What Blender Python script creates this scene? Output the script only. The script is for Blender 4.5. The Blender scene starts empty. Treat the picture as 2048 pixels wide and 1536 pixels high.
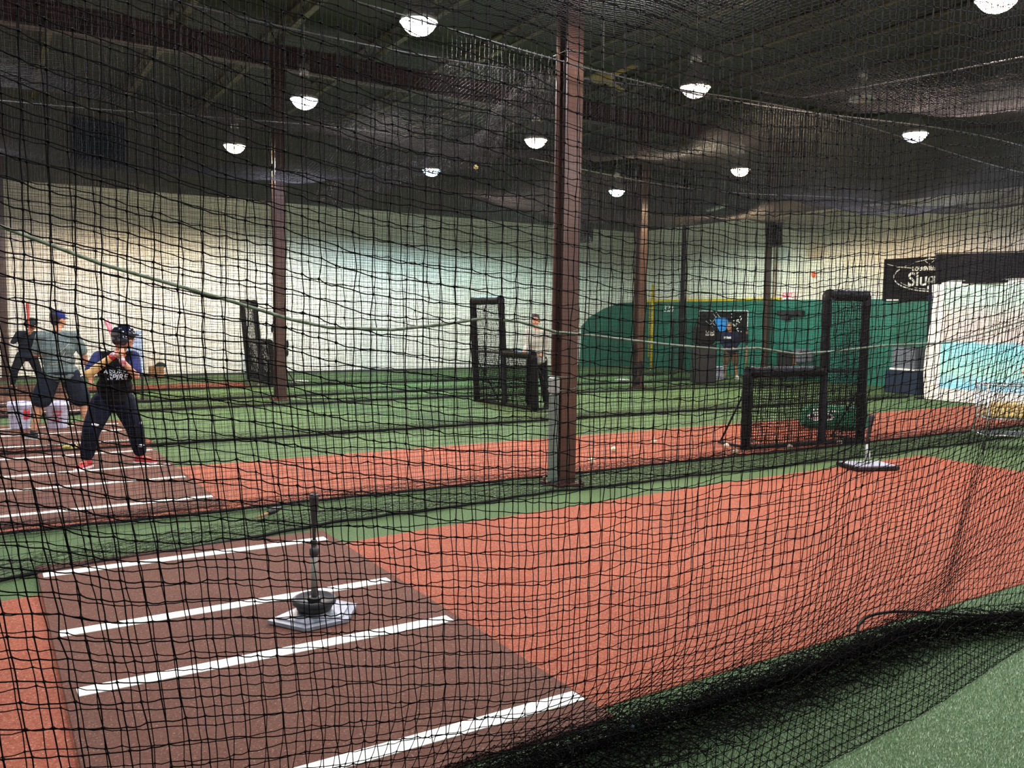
import bpy, math, random
import numpy as np
from mathutils import Vector, Matrix, Euler
from mathutils.bvhtree import BVHTree
random.seed(4); RNG=np.random.default_rng(7)
PI=math.pi
scn=bpy.context.scene; COL=scn.collection

# ------------------------------------------------------------------ materials
def lin(h):
    h=h.lstrip('#'); c=[int(h[i:i+2],16)/255 for i in (0,2,4)]
    return [x/12.92 if x<=.04045 else ((x+.055)/1.055)**2.4 for x in c]+[1]
def mat(name,col,rough=.6,metal=0,col2=None,scale=30,bump=0,bscale=None,emit=None,es=0,spec=.5,detail=3,dist=.01,sheen=0):
    m=bpy.data.materials.new(name); m.use_nodes=True; nt=m.node_tree; b=nt.nodes['Principled BSDF']
    b.inputs['Base Color'].default_value=lin(col); b.inputs['Roughness'].default_value=rough
    b.inputs['Metallic'].default_value=metal; b.inputs['Specular IOR Level'].default_value=spec
    tc=nt.nodes.new('ShaderNodeTexCoord')
    if col2:
        n=nt.nodes.new('ShaderNodeTexNoise'); n.inputs['Scale'].default_value=scale; n.inputs['Detail'].default_value=detail
        nt.links.new(tc.outputs['Object'],n.inputs['Vector'])
        r=nt.nodes.new('ShaderNodeValToRGB'); r.color_ramp.elements[0].position=.35; r.color_ramp.elements[1].position=.65
        r.color_ramp.elements[0].color=lin(col); r.color_ramp.elements[1].color=lin(col2)
        nt.links.new(n.outputs['Fac'],r.inputs['Fac']); nt.links.new(r.outputs['Color'],b.inputs['Base Color'])
    if bump:
        n2=nt.nodes.new('ShaderNodeTexNoise'); n2.inputs['Scale'].default_value=bscale or scale; n2.inputs['Detail'].default_value=4
        nt.links.new(tc.outputs['Object'],n2.inputs['Vector'])
        bp=nt.nodes.new('ShaderNodeBump'); bp.inputs['Strength'].default_value=bump; bp.inputs['Distance'].default_value=dist
        nt.links.new(n2.outputs['Fac'],bp.inputs['Height']); nt.links.new(bp.outputs['Normal'],b.inputs['Normal'])
    if emit:
        b.inputs['Emission Color'].default_value=lin(emit); b.inputs['Emission Strength'].default_value=es
    return m
def turf(name,a,b_,c,fleck):
    """two scales of pile colour plus rough fibre bump"""
    m=bpy.data.materials.new(name); m.use_nodes=True; nt=m.node_tree; b=nt.nodes['Principled BSDF']
    b.inputs['Roughness'].default_value=.85; b.inputs['Specular IOR Level'].default_value=.25
    tc=nt.nodes.new('ShaderNodeTexCoord')
    def noise(s,d=3,rgh=.6):
        n=nt.nodes.new('ShaderNodeTexNoise'); n.inputs['Scale'].default_value=s; n.inputs['Detail'].default_value=d
        n.inputs['Roughness'].default_value=rgh; nt.links.new(tc.outputs['Object'],n.inputs['Vector']); return n
    n1=noise(75,6,.85); n2=noise(1.3,5); n3=noise(110,2)
    r=nt.nodes.new('ShaderNodeValToRGB'); e=r.color_ramp.elements
    e[0].position=.33; e[0].color=lin(a); e[1].position=.68; e[1].color=lin(c); k=e.new(.5); k.color=lin(b_)
    nt.links.new(n1.outputs['Fac'],r.inputs['Fac'])
    mx=nt.nodes.new('ShaderNodeMix'); mx.data_type='RGBA'; mx.blend_type='MULTIPLY'; mx.inputs['Factor'].default_value=.55
    r2=nt.nodes.new('ShaderNodeValToRGB'); r2.color_ramp.elements[0].position=.3; r2.color_ramp.elements[0].color=(.62,.62,.62,1)
    r2.color_ramp.elements[1].position=.7; r2.color_ramp.elements[1].color=(1,1,1,1)
    nt.links.new(n2.outputs['Fac'],r2.inputs['Fac']); nt.links.new(r.outputs['Color'],mx.inputs['A']); nt.links.new(r2.outputs['Color'],mx.inputs['B'])
    mx2=nt.nodes.new('ShaderNodeMix'); mx2.data_type='RGBA'
    r3=nt.nodes.new('ShaderNodeValToRGB'); r3.color_ramp.elements[0].position=.63; r3.color_ramp.elements[0].color=(0,0,0,1)
    r3.color_ramp.elements[1].position=.69; r3.color_ramp.elements[1].color=(1,1,1,1)
    nt.links.new(n3.outputs['Fac'],r3.inputs['Fac']); nt.links.new(r3.outputs['Color'],mx2.inputs['Factor'])
    nt.links.new(mx.outputs['Result'],mx2.inputs['A']); mx2.inputs['B'].default_value=lin(fleck)
    nt.links.new(mx2.outputs['Result'],b.inputs['Base Color'])
    bp=nt.nodes.new('ShaderNodeBump'); bp.inputs['Strength'].default_value=1; bp.inputs['Distance'].default_value=.02
    nt.links.new(n1.outputs['Fac'],bp.inputs['Height']); nt.links.new(bp.outputs['Normal'],b.inputs['Normal'])
    return m
M={}
M['green']=turf('green_turf','#34502c','#5a7a4a','#88a26c','#a9b88e')
M['clay']=turf('clay_turf','#86402a','#b56145','#d28b6a','#e4b498')
M['mat']=turf('rubber_mat','#5e3a2e','#785040','#8e6452','#ab8a7a')
M['white_line']=mat('white_line','#dfe8d8',.8,col2='#eef2e6',scale=60,bump=.3,bscale=200)
M['twine']=mat('black_twine','#020202',.7,spec=.06)
M['twine_far']=mat('tarred_twine','#060607',.55,spec=.2)
M['hem']=mat('hem_rope','#101112',.6)
M['brown_steel']=mat('brown_painted_steel','#4e2a20',.5,col2='#5e3428',scale=4,bump=.1,bscale=30)
M['brown_light']=mat('column_brown','#3a241c',.38,col2='#452e20',scale=3,bump=.1,bscale=20)
M['dark_brown']=mat('girder_brown','#32191a',.6,col2='#3d2220',scale=3)
M['roof']=mat('roof_deck','#2c302e',.75,col2='#242826',scale=2,bump=.3,bscale=6)
M['joist']=mat('joist_steel','#3b3328',.6,col2='#56502f',scale=1.2)
M['wall_white']=mat('white_insulation','#e2e1d6',.6,col2='#f0efe6',scale=1.3,bump=.5,bscale=2.5,dist=.06)
M['wall_white2']=mat('white_end_wall','#e8e3d6',.6,col2='#f2eee2',scale=1.3,bump=.4,bscale=3,dist=.04)
M['greenpad']=mat('green_wall_pad','#0f5f50',.5,col2='#17705e',scale=2,bump=.2,bscale=5)
M['yellow']=mat('yellow_paint','#e2c12a',.5)
M['pole_yellow']=mat('foul_pole_yellow','#d8b21c',.5)
M['black_vinyl']=mat('black_vinyl','#040405',.5,spec=.3,col2='#070708',scale=6,bump=.5,bscale=14,dist=.02)
M['black']=mat('black_plastic','#101012',.45)
M['black_matte']=mat('black_cloth','#121214',.9)
M['greypost']=mat('grey_padded_sleeve','#1a1b20',.6,bump=.3,bscale=30)
M['white']=mat('white_print','#e9ebe6',.6)
M['chrome']=mat('chrome_tube','#c9cdd0',.25,1)
M['galv']=mat('galvanised','#9aa09a',.45,.6)
M['rubber']=mat('tee_rubber','#17181a',.55,bump=.2,bscale=60)
M['tee_tube']=mat('tee_grey_tube','#6e6f66',.5,bump=.15,bscale=80)
M['plate_grey']=mat('grey_home_plate','#62686f',.5,col2='#7a8087',scale=12,bump=.2,bscale=20)
M['plate_steel']=mat('tee_base_grey','#858a94',.5,col2='#989da6',scale=9)
M['ball']=mat('worn_ball','#cfc9a0',.6,col2='#e6e2c4',scale=30)
M['ball_y']=mat('optic_yellow_ball','#d8cf6a',.6,col2='#e8e08c',scale=30)
M['ball_t']=mat('scuffed_tan_ball','#b39a58',.6,col2='#cdb878',scale=30)
M['seam']=mat('red_seam','#a8352a',.7)
M['bucket']=mat('white_bucket','#c9cdea',.45,spec=.5)
M['red']=mat('red_print','#cc2a34',.5)
M['skin']=mat('skin','#b8805e',.55,col2='#c08a68',scale=8)
M['skin_d']=mat('skin_tanned','#9c6444',.55,col2='#a8704e',scale=8)
M['navy']=mat('navy_cloth','#151a30',.85,col2='#1c2340',scale=10,bump=.6,bscale=18,dist=.02)
M['navy_l']=mat('navy_training_trousers','#070b18',.8,col2='#0c1224',scale=8,bump=.7,bscale=14,dist=.025)
M['blackshirt']=mat('black_tee','#050609',.85,bump=.6,bscale=14,dist=.025)
M['navysleeve']=mat('navy_sleeve','#28305a',.8,bump=.5,bscale=18,dist=.02)
M['tan_sleeve']=mat('tan_forearm','#c9a66a',.7,bump=.3,bscale=30)
M['grey_tee']=mat('heather_grey_tee','#5c6c6c',.9,col2='#71827f',scale=40,bump=.6,bscale=10,dist=.03)
M['charcoal']=mat('charcoal_shorts','#1b2430',.85,bump=.6,bscale=12,dist=.025)
M['palegrey']=mat('pale_grey_shirt','#a9aca0',.85,bump=.6,bscale=12,dist=.025)
M['darkpants']=mat('dark_trousers','#101319',.85,bump=.6,bscale=12,dist=.025)
M['helmet']=mat('helmet_gloss','#0b1020',.12,spec=.8)
M['capblue']=mat('cap_blue','#232c72',.7)
M['cap_white']=mat('cap_white','#dfe3ea',.7)
M['cap_dark']=mat('cap_dark','#1c2a2c',.6)
M['hair']=mat('dark_hair','#17110e',.7,bump=.5,bscale=80)
M['hair_g']=mat('grey_hair','#5a5450',.7)
M['redshoe']=mat('red_shoe','#b3262c',.5)
M['sole']=mat('white_sole','#dfe2e0',.5)
M['eye']=mat('eye_dark','#120c0a',.3)
M['lip']=mat('lips','#8a4a3c',.5)
M['glove_w']=mat('white_batting_glove','#d8cfd2',.6,col2='#b03a44',scale=18)
M['bat']=mat('pink_bat','#c9707a',.35)
M['blueboard']=mat('pale_blue_board','#a9c6e6',.5,col2='#cfe0f2',scale=4)
M['blue']=mat('bright_blue_print','#2f8fe0',.5)
M['khaki']=mat('khaki_shorts','#5a4a3a',.85)
M['rope']=mat('pale_rope','#6d7a66',.6,col2='#45543f',scale=40)
M['purple']=mat('purple_top','#6a5aa8',.8)
M['maroon']=mat('maroon_cap','#5a1a2a',.8)
M['lamp_body']=mat('lamp_aluminium','#b4b8b8',.35,.7)
M['fan']=mat('olive_fan','#8a8a52',.6)
M['green_bag']=mat('green_bag','#0e6b4a',.6,bump=.3,bscale=10)
M['speaker']=mat('speaker_black','#15161a',.6)
M['grey_cabinet']=mat('grey_cabinet','#59616c',.5)
M['dkblue']=mat('dark_blue_panel','#1f2a3c',.6)
M['conduit']=mat('green_grey_conduit','#5c6a60',.5)
M['cable']=mat('dull_cable','#3a3d3b',.5,.3)
M['rag']=mat('teal_cloth','#12666a',.8)
M['netting_roof']=mat('overhead_twine','#050505',.7,spec=.15)
M['tan']=mat('tan_card','#8a6442',.7)

for k_ in ('navy','navy_l','blackshirt','navysleeve','grey_tee','charcoal','palegrey','darkpants','black_matte','capblue','cap_dark','khaki','speaker','dkblue','black_vinyl','greypost','hem'):
    M[k_].node_tree.nodes['Principled BSDF'].inputs['Specular IOR Level'].default_value=.12
# ------------------------------------------------------------------ mesh builder
class MB:
    def __init__(s): s.v=[]; s.f=[]; s.sm=[]
    def add(s,vs,fs,smooth=False,T=None):
        o=len(s.v)
        for p in vs:
            p=Vector(p)
            if T is not None: p=T@p
            s.v.append(tuple(p))
        for f in fs: s.f.append([o+i for i in f]); s.sm.append(smooth)
    def box(s,c,d,T=None,rz=0,bev=0):
        x,y,z=[q/2 for q in d]; R=Matrix.Rotation(rz,4,'Z'); 
        if not bev:
            vs=[Vector((sx*x,sy*y,sz*z)) for sx in(-1,1) for sy in(-1,1) for sz in(-1,1)]
            fs=[(0,1,3,2),(4,6,7,5),(0,4,5,1),(2,3,7,6),(0,2,6,4),(1,5,7,3)]
        else:
            b=min(bev,x*.9,y*.9,z*.9); ring=[]
            for (zz,k) in ((-z,b),(-z+b,0),(z-b,0),(z,b)):
                X,Y=x-k,y-k
                ring+= [Vector(p) for p in ((-X+b,-Y,zz),(X-b,-Y,zz),(X,-Y+b,zz),(X,Y-b,zz),(X-b,Y,zz),(-X+b,Y,zz),(-X,Y-b,zz),(-X,-Y+b,zz))]
            vs=ring; fs=[tuple(range(7,-1,-1)),tuple(range(24,32))]
            for r in range(3):
                for i in range(8): fs.append((r*8+i,r*8+(i+1)%8,(r+1)*8+(i+1)%8,(r+1)*8+i))
        vs=[R@p+Vector(c) for p in vs]; s.add(vs,fs,False,T)
    def tube(s,pts,r,n=8,caps=True,T=None):
        pts=[Vector(p) for p in pts]; rs=r if isinstance(r,(list,tuple)) else [r]*len(pts)
        vs=[];fs=[]; N=None
        for i,p in enumerate(pts):
            a=pts[max(i-1,0)]; b=pts[min(i+1,len(pts)-1)]; t=(b-a).normalized()
            if N is None:
                N=t.orthogonal().normalized()
            else:
                N=(N-t*N.dot(t)); N=N.normalized() if N.length>1e-6 else t.orthogonal().normalized()
            B=t.cross(N)
            for k in range(n):
                an=2*PI*k/n; vs.append(p+(N*math.cos(an)+B*math.sin(an))*rs[i])
        for i in range(len(pts)-1):
            for k in range(n): fs.append((i*n+k,i*n+(k+1)%n,(i+1)*n+(k+1)%n,(i+1)*n+k))
        s.add(vs,fs,True,T)
        if caps:
            o=len(s.v)-len(vs)
            s.f.append([o+k for k in range(n-1,-1,-1)]); s.sm.append(False)
            s.f.append([o+(len(pts)-1)*n+k for k in range(n)]); s.sm.append(False)
    def lathe(s,prof,n=24,c=(0,0,0),T=None,capb=True,capt=True,smooth=True):
        vs=[];fs=[]
        for (r,z) in prof:
            for k in range(n):
                a=2*PI*k/n; vs.append((c[0]+r*math.cos(a),c[1]+r*math.sin(a),c[2]+z))
        for i in range(len(prof)-1):
            for k in range(n): fs.append((i*n+k,i*n+(k+1)%n,(i+1)*n+(k+1)%n,(i+1)*n+k))
        o=len(s.v); s.add(vs,fs,smooth,T)
        if capb: s.f.append([o+k for k in range(n-1,-1,-1)]); s.sm.append(False)
        if capt: s.f.append([o+(len(prof)-1)*n+k for k in range(n)]); s.sm.append(False)
    def ell(s,c,r,T=None,R=None,n=16,m=10):
        vs=[];fs=[]; r=r if isinstance(r,(list,tuple)) else (r,r,r)
        R=R or Matrix.Identity(3); c=Vector(c)
        vs.append(c+R@Vector((0,0,-r[2])))
        for i in range(1,m):
            th=PI*i/m
            for k in range(n):
                a=2*PI*k/n; vs.append(c+R@Vector((r[0]*math.sin(th)*math.cos(a),r[1]*math.sin(th)*math.sin(a),-r[2]*math.cos(th))))
        vs.append(c+R@Vector((0,0,r[2])))
        for k in range(n): fs.append((0,1+(k+1)%n,1+k))
        for i in range(m-2):
            for k in range(n): fs.append((1+i*n+k,1+i*n+(k+1)%n,1+(i+1)*n+(k+1)%n,1+(i+1)*n+k))
        L=len(vs)-1; b=1+(m-2)*n
        for k in range(n): fs.append((L,b+k,b+(k+1)%n))
        s.add(vs,fs,True,T)
    def cap(s,p0,r0,p1,r1,n=14):
        """tapered capsule"""
        p0=Vector(p0);p1=Vector(p1); d=(p1-p0); L=d.length
        if L<1e-5: s.ell(p0,r0); return
        t=d/L; pts=[];rs=[]
        for a in (-90,-60,-30,0): pts.append(p0+t*(r0*math.sin(math.radians(a)))); rs.append(max(r0*math.cos(math.radians(a)),.0005))
        for a in (0,30,60,90): pts.append(p1+t*(r1*math.sin(math.radians(a)))); rs.append(max(r1*math.cos(math.radians(a)),.0005))
        s.tube(pts,rs,n)
    def poly(s,pts,z0,z1,T=None):
        n=len(pts); vs=[(x,y,z0) for x,y in pts]+[(x,y,z1) for x,y in pts]
        fs=[tuple(range(n-1,-1,-1)),tuple(range(n,2*n))]+[(i,(i+1)%n,n+(i+1)%n,n+i) for i in range(n)]
        s.add(vs,fs,False,T)
    def mesh(s,name):
        me=bpy.data.meshes.new(name); me.from_pydata(s.v,[],s.f); me.polygons.foreach_set('use_smooth',s.sm); me.update(); return me
    def build(s,name,m,parent=None,loc=None,rz=0):
        o=bpy.data.objects.new(name,s.mesh(name)); COL.objects.link(o); o.data.materials.append(m)
        if parent: o.parent=parent
        if loc is not None: o.location=loc
        o.rotation_euler.z=rz
        return o
def tag(o,label,cat,group=None):
    o['label']=label; o['category']=cat
    if group: o['group']=group
    return o
def thing(name,label,cat,loc=(0,0,0),rz=0,group=None):
    o=bpy.data.objects.new(name,None); COL.objects.link(o); o.location=loc; o.rotation_euler.z=rz
    o.empty_display_size=.1
    return tag(o,label,cat,group)
def struct(o): o['kind']='structure'; return o
def copy_tree(o,loc,rz=None,label=None,group=None,parent=None):
    c=o.copy(); COL.objects.link(c)
    if parent is None:
        c.location=loc
        if rz is not None: c.rotation_euler.z=rz
        if label: c['label']=label
        if group: c['group']=group
    else: c.parent=parent
    for ch in list(o.children): copy_tree(ch,None,parent=c)
    return c
def text_mesh(txt,size,T,name,m,parent,ext=.003,shear=0,bold=0,sx=1,align='CENTER'):
    cu=bpy.data.curves.new(name,'FONT'); cu.body=txt; cu.size=size; cu.align_x=align; cu.align_y='CENTER'; cu.extrude=ext; cu.shear=shear; cu.offset=bold
    cu.resolution_u=4
    o=bpy.data.objects.new('tmp',cu); COL.objects.link(o); dg=bpy.context.evaluated_depsgraph_get()
    me=bpy.data.meshes.new_from_object(o.evaluated_get(dg)); bpy.data.objects.remove(o); bpy.data.curves.remove(cu)
    me.transform(T@Matrix.Diagonal((sx,1,1,1))); me.materials.clear(); me.materials.append(m)
    ob=bpy.data.objects.new(name,me); COL.objects.link(ob); ob.parent=parent
    return ob

# ------------------------------------------------------------------ netting
def tubes_np(L,r,k=3):
    m,n,_=L.shape
    t=np.gradient(L,axis=1); t/=np.linalg.norm(t,axis=2,keepdims=True)+1e-9
    ref=np.array([.31,.90,.29]); n1=np.cross(t,ref); n1/=np.linalg.norm(n1,axis=2,keepdims=True)+1e-9
    n2=np.cross(t,n1); a=np.arange(k)*2*PI/k
    V=L[:,:,None,:]+r*(np.cos(a)[None,None,:,None]*n1[:,:,None,:]+np.sin(a)[None,None,:,None]*n2[:,:,None,:])
    idx=np.arange(m*n*k).reshape(m,n,k); nx=np.roll(idx,-1,axis=2)
    F=np.stack([idx[:,:-1],nx[:,:-1],nx[:,1:],idx[:,1:]],axis=-1).reshape(-1,4)
    return V.reshape(-1,3),F
def refine(P,sub,droop,amp):
    """subdivide polylines between knots, with a little slack in every side"""
    m,n,_=P.shape
    if sub==1: return P
    seg=P[:,1:]-P[:,:-1]; out=np.zeros((m,(n-1)*sub+1,3)); out[:,::sub]=P
    sl=RNG.normal(0,amp,(m,n-1,3)); sl[:,:,2]-=droop*np.abs(RNG.normal(1,.5,(m,n-1)))
    for q in range(1,sub):
        f=q/sub; out[:,q::sub]=P[:,:-1]+seg*f+sl*(4*f*(1-f))
    return out
def np_mesh(name,parts):
    Vs=[];Fq=[];Ft=[];o=0
    for V,F in parts:
        Vs.append(V); (Fq if F.shape[1]==4 else Ft).append(F+o); o+=len(V)
    V=np.concatenate(Vs).astype(np.float32); me=bpy.data.meshes.new(name)
    me.vertices.add(len(V)); me.vertices.foreach_set('co',V.ravel())
    Q=np.concatenate(Fq) if Fq else np.zeros((0,4),int); T=np.concatenate(Ft) if Ft else np.zeros((0,3),int)
    me.loops.add(Q.size+T.size); me.loops.foreach_set('vertex_index',np.concatenate([Q.ravel(),T.ravel()]).astype(np.int32))
    me.polygons.add(len(Q)+len(T))
    me.polygons.foreach_set('loop_start',np.concatenate([np.arange(len(Q))*4,Q.size+np.arange(len(T))*3]).astype(np.int32))
    me.update(calc_edges=True); me.polygons.foreach_set('use_smooth',np.ones(len(me.polygons),bool))
    return me
def net_mesh(name,P,r,sub=1,droop=0,amp=0,knot=0,m=None):
    parts=[tubes_np(refine(P,sub,0,amp*.6),r),tubes_np(refine(P.transpose(1,0,2),sub,droop,amp),r)]
    if knot:
        C=P.reshape(-1,3); d=np.array([(1,0,0),(-1,0,0),(0,1,0),(0,-1,0),(0,0,1),(0,0,-1)])*knot
        V=(C[:,None,:]+d[None]*RNG.uniform(.8,1.25,(len(C),1,1))).reshape(-1,3)
        T=np.array([(0,2,4),(2,1,4),(1,3,4),(3,0,4),(2,0,5),(1,2,5),(3,1,5),(0,3,5)])
        parts.append((V,(np.arange(len(C))[:,None,None]*6+T[None]).reshape(-1,3)))
    me=np_mesh(name,parts); me.materials.append(m or M['twine']); return me
def sstep(x): x=np.clip(x,0,1); return x*x*(3-2*x)
CELL=.044
def zigzag(t,legs):
    """offset along folds: legs=[(start,end)...]"""
    out=np.zeros_like(t)+legs[0][0]; done=np.zeros_like(t); pos=0
    lay=np.zeros_like(t)
    for i,(a,b) in enumerate(legs):
        L=abs(b-a)+1e-6; f=np.clip((t-pos)/L,0,1); sel=t>=pos
        out=np.where(sel,a+(b-a)*f,out); lay=np.where(sel,i+f,lay); pos=pos+L
    return out,lay
def sagf(x):
    d=np.abs(x-2.0); return np.where(d<2,.06*d*d,.24+.24*(1-np.exp(-(d-2)*.9)))
def near_net(which,x0,x1,ztop):
    xs=np.arange(x0,x1,CELL); 
    Yb=np.interp(xs,[-2,0,1.14,1.6,2.05,3.3,4.15,4.85,6.6],[2.40,2.46,2.52,2.57,2.58,2.60,2.66,2.40,2.35])
    if which=='B':
        Yc=np.interp(xs,[-2,1.5,2.69,3.4,4.6,6.6],[1.8,1.86,1.99,2.04,2.22,2.3]); Yh=1.83; hb=1.7; pile=2.9
    else:
        Yc=Yb-.06; Yh=2.15; hb=.6; pile=1.6
    nv=int((ztop+pile)/CELL); s=np.arange(nv)*CELL
    X,S=np.meshgrid(xs,s,indexing='ij'); YC=np.repeat(Yc[:,None],nv,1); YB=np.repeat(Yb[:,None],nv,1)
    T=S-ztop; h=np.maximum(-T,0); T=np.maximum(T,0)
    hang=sstep(h/hb)
    Y=YC+(Yh-YC)*hang
    k=1.0 if which=='A' else -1.0
    wav=.035*np.sin(2.3*X+k)+.018*np.sin(5.7*X+1.7*k+.4*h)+.008*np.sin(11*X+k*2)
    Y=Y+wav*sstep(h/.5)
    Z=h+sagf(X+ (.15 if which=='A' else 0))*sstep(h/.7)*(1.15 if which=='B' else .85)
    Z+=(.010*np.sin(3.1*X+.9*h*k)+.006*np.sin(9*X+3*h+k)+.004*np.sin(17*X-5*h))*sstep(h/.3)
    Xo=X+(.010*np.sin(6*X+2.1*k+.6*h)+.006*np.sin(13*X+1.3*h))+.02*np.sin(h*1.1+k)*sstep(h)+.17*np.exp(-(np.maximum(X+.3,0)/1.25)**2)*np.maximum(0,1.45-h)
    D=YB-YC
    if which=='B':
        # folds on the turf: across to the heap, then back and forth
        rel=np.zeros_like(T); lay=np.zeros_like(T)
        legsn=[(0,1.),(1.,.45),(.45,1.02),(1.02,.55),(.55,1.0),(1.,.75),(.75,1.02),(1.02,.8)]
        off,lay=zigzag(T/np.maximum(np.abs(D),.3),legsn); YF=YC+off*D
        ZF=.006+lay*.009+.016*np.abs(np.sin(9*X+7*T))*sstep(T/.5)+.01*np.abs(np.sin(23*X+15*T))*sstep(T/.4)
    else:
        off,lay=zigzag(T,[(0,.09),(.09,-.10),(-.10,.07),(.07,-.12),(-.12,.05),(.05,-.10),(-.10,.04),(.04,-.16),(-.16,0)])
        YF=YC+off; ZF=.01+lay*.016+.02*np.abs(np.sin(8*X+20*T))
    fl=(T>0)
    Y=np.where(fl,YF,Y); Z=np.where(fl,ZF,Z)
    am=np.where(fl,.0075*sstep(T/.4)+.002,.0014)
    P=np.stack([Xo,Y,Z],-1)+RNG.normal(0,1,(len(xs),nv,3))*am[...,None]
    P[...,0]+=np.where(fl,.03*np.sin(5*X+T*9)*sstep(T/.5),0)
    P[...,2]=np.maximum(P[...,2],.004)
    return P
def far_net(x0,x1,Yh,yc,ztop,cell=CELL,pile=.95,seed=0,legs=((0,.10),(.10,-.06),(-.06,.11),(.11,-.02),(-.02,.12),(.12,.0),(0,.1)),sag=.12):
    xs=np.arange(x0,x1,cell); nv=int((ztop+pile)/cell); s=np.arange(nv)*cell
    X,S=np.meshgrid(xs,s,indexing='ij'); YC=np.repeat(np.interp(xs,[a for a,_ in yc],[b for _,b in yc])[:,None],nv,1)
    T=S-ztop; h=np.maximum(-T,0); T=np.maximum(T,0)
    Y=YC+(Yh-YC)*sstep(h/1.3)+.04*np.sin(1.7*X+seed)*sstep(h/.8)+.02*np.sin(4.3*X+seed*2+h)*sstep(h/.4)
    Z=h+sag*(np.sin(.55*X+seed)-.5)*sstep(h/1.5)+.012*np.sin(3*X+h*1.3+seed)*sstep(h/.4)
    Xo=X+.012*np.sin(4*X+seed+h*.5)
    off,lay=zigzag(T,list(legs)); fl=T>0
    Y=np.where(fl,YC+off,Y); Z=np.where(fl,.008+lay*.014+.015*np.abs(np.sin(9*X+17*T+seed)),Z)
    P=np.stack([Xo,Y,Z],-1)+RNG.normal(0,1,(len(xs),nv,3))*np.where(fl,.007,.002)[...,None]
    P[...,2]=np.maximum(P[...,2],.004); return P
def roof_net(x0,x1,y0,y1,z,sag,cell=CELL,seed=0,edge=None):
    xs=np.arange(x0,x1,cell); ys=np.arange(y0,y1+cell,cell); X,Y=np.meshgrid(xs,ys,indexing='ij')
    f=(Y-y0)/(y1-y0)
    Z=z-sag*np.sin(PI*f)*(1+.35*np.sin(.8*X+seed))+.12*(np.sin(.55*X+seed)-.5)+.03*np.sin(2.3*X+3*f+seed)+.02*np.sin(5*X-4*Y)
    return np.stack([X+.01*np.sin(3*X+Y),Y,Z],-1)+RNG.normal(0,.002,X.shape+(3,))
def net_obj(me,label,loc=(0,0,0),group=None):
    o=bpy.data.objects.new('cage_net',me); COL.objects.link(o); o.location=loc; return tag(o,label,'netting',group)

#NEAR
net_obj(net_mesh('near_net_mesh',near_net('B',-1.3,6.5,4.2),0.0016,sub=3,droop=.0022,amp=.0008,knot=.0040),
  'nearest knotted black net, its loose foot spreading over the green turf at lower right')
net_obj(net_mesh('second_net_mesh',near_net('A',-1.3,6.5,4.2),0.00145,sub=2,droop=.002,amp=.0008,knot=.0037),
  'second knotted black net just behind the nearest, its hem rolled into a dark heap')
def hem(o,x0,x1,yc,r=.011):
    b=MB(); n=int((x1-x0)/.12); pts=[]
    for i in range(n+1):
        x=x0+(x1-x0)*i/n; y=np.interp(x,[a for a,_ in yc],[q for _,q in yc]); pts.append((x,float(y)+.02*math.sin(x*3.1)+.01*math.sin(x*11),r+.004+.006*math.sin(x*7)**2))
    b.tube(pts,r,6); b.build('hem_cord',M['hem'],o)
    return o
hem(net_obj(net_mesh('far_side_net',far_net(-1.2,13.7,6.72,[(-1,5.95),(0,6.08),(2.3,6.5),(4.8,6.68),(9,6.6),(13.7,6.7)],4.25,seed=1.2,legs=((0,.12),(.12,.0),(.0,.17),(.17,.02),(.02,.2),(.2,.05),(.05,.16)),pile=1.1),.0013,m=M['twine_far']),
  'black net with its hem heaped just in front of the nearest brown column'),-1.2,13.7,[(-1,5.95),(0,6.08),(2.3,6.5),(4.8,6.68),(9,6.6),(13.7,6.7)],.014)
hem(net_obj(net_mesh('lane_net',far_net(-1.2,18,7.33,[(-1,7.3),(18,7.3)],4.3,seed=3),.0013,m=M['twine_far']),
  'black net along the near side of the batter\'s cage, just behind the nearest brown column'),-1.2,18,[(-1,7.38),(18,7.38)],.014)
mB=net_mesh('lane_net_far',far_net(-1,18,0,[(-1,0),(18,0.1)],4.25,seed=5,cell=.046),.0013,m=M['twine_far'])
hem(net_obj(mB,'black net hanging behind the batter, in front of the man in grey',(0,11.45,0)),-1,18,[(-1,.06),(18,.1)],.022)
hem(net_obj(mB,'black net just in front of the second brown column, beyond the man in grey',(.3,15.6,0)),-1,18,[(-1,.06),(8,.2),(18,-.5)],.022)
mC=net_mesh('lane_net_farthest',far_net(-1,18.5,0,[(-1,0),(18.5,0)],4.2,seed=8,cell=.05),.0014,m=M['twine_far'])
hem(net_obj(mC,'black net hanging behind the second brown column',(0,17.5,0)),-1,18,[(-1,-.3),(18,.1)],.025)
hem(net_obj(mC,'farthest black net, hanging close to the long white wall',(.2,19.9,0)),-1,18,[(-1,0),(18,.1)],.025)
net_obj(net_mesh('overhead_net_near',roof_net(-1.2,13.7,1.9,6.7,4.35,.30,seed=1.2),.0017,m=M['netting_roof']),
  'overhead black net roofing the nearest cage, above the clay turf with the two tees')
net_obj(net_mesh('overhead_net_mid',roof_net(-1,18,7.35,11.45,4.35,.35,seed=3,cell=.046),.0017,m=M['netting_roof']),
  'overhead black net roofing the batter\'s cage, sagging below the lamps')
net_obj(net_mesh('overhead_net_far',roof_net(-1,18,11.6,15.6,4.3,.35,seed=5,cell=.05),.0018,m=M['netting_roof']),
  'overhead black net roofing the far cage of the man in grey')
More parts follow.
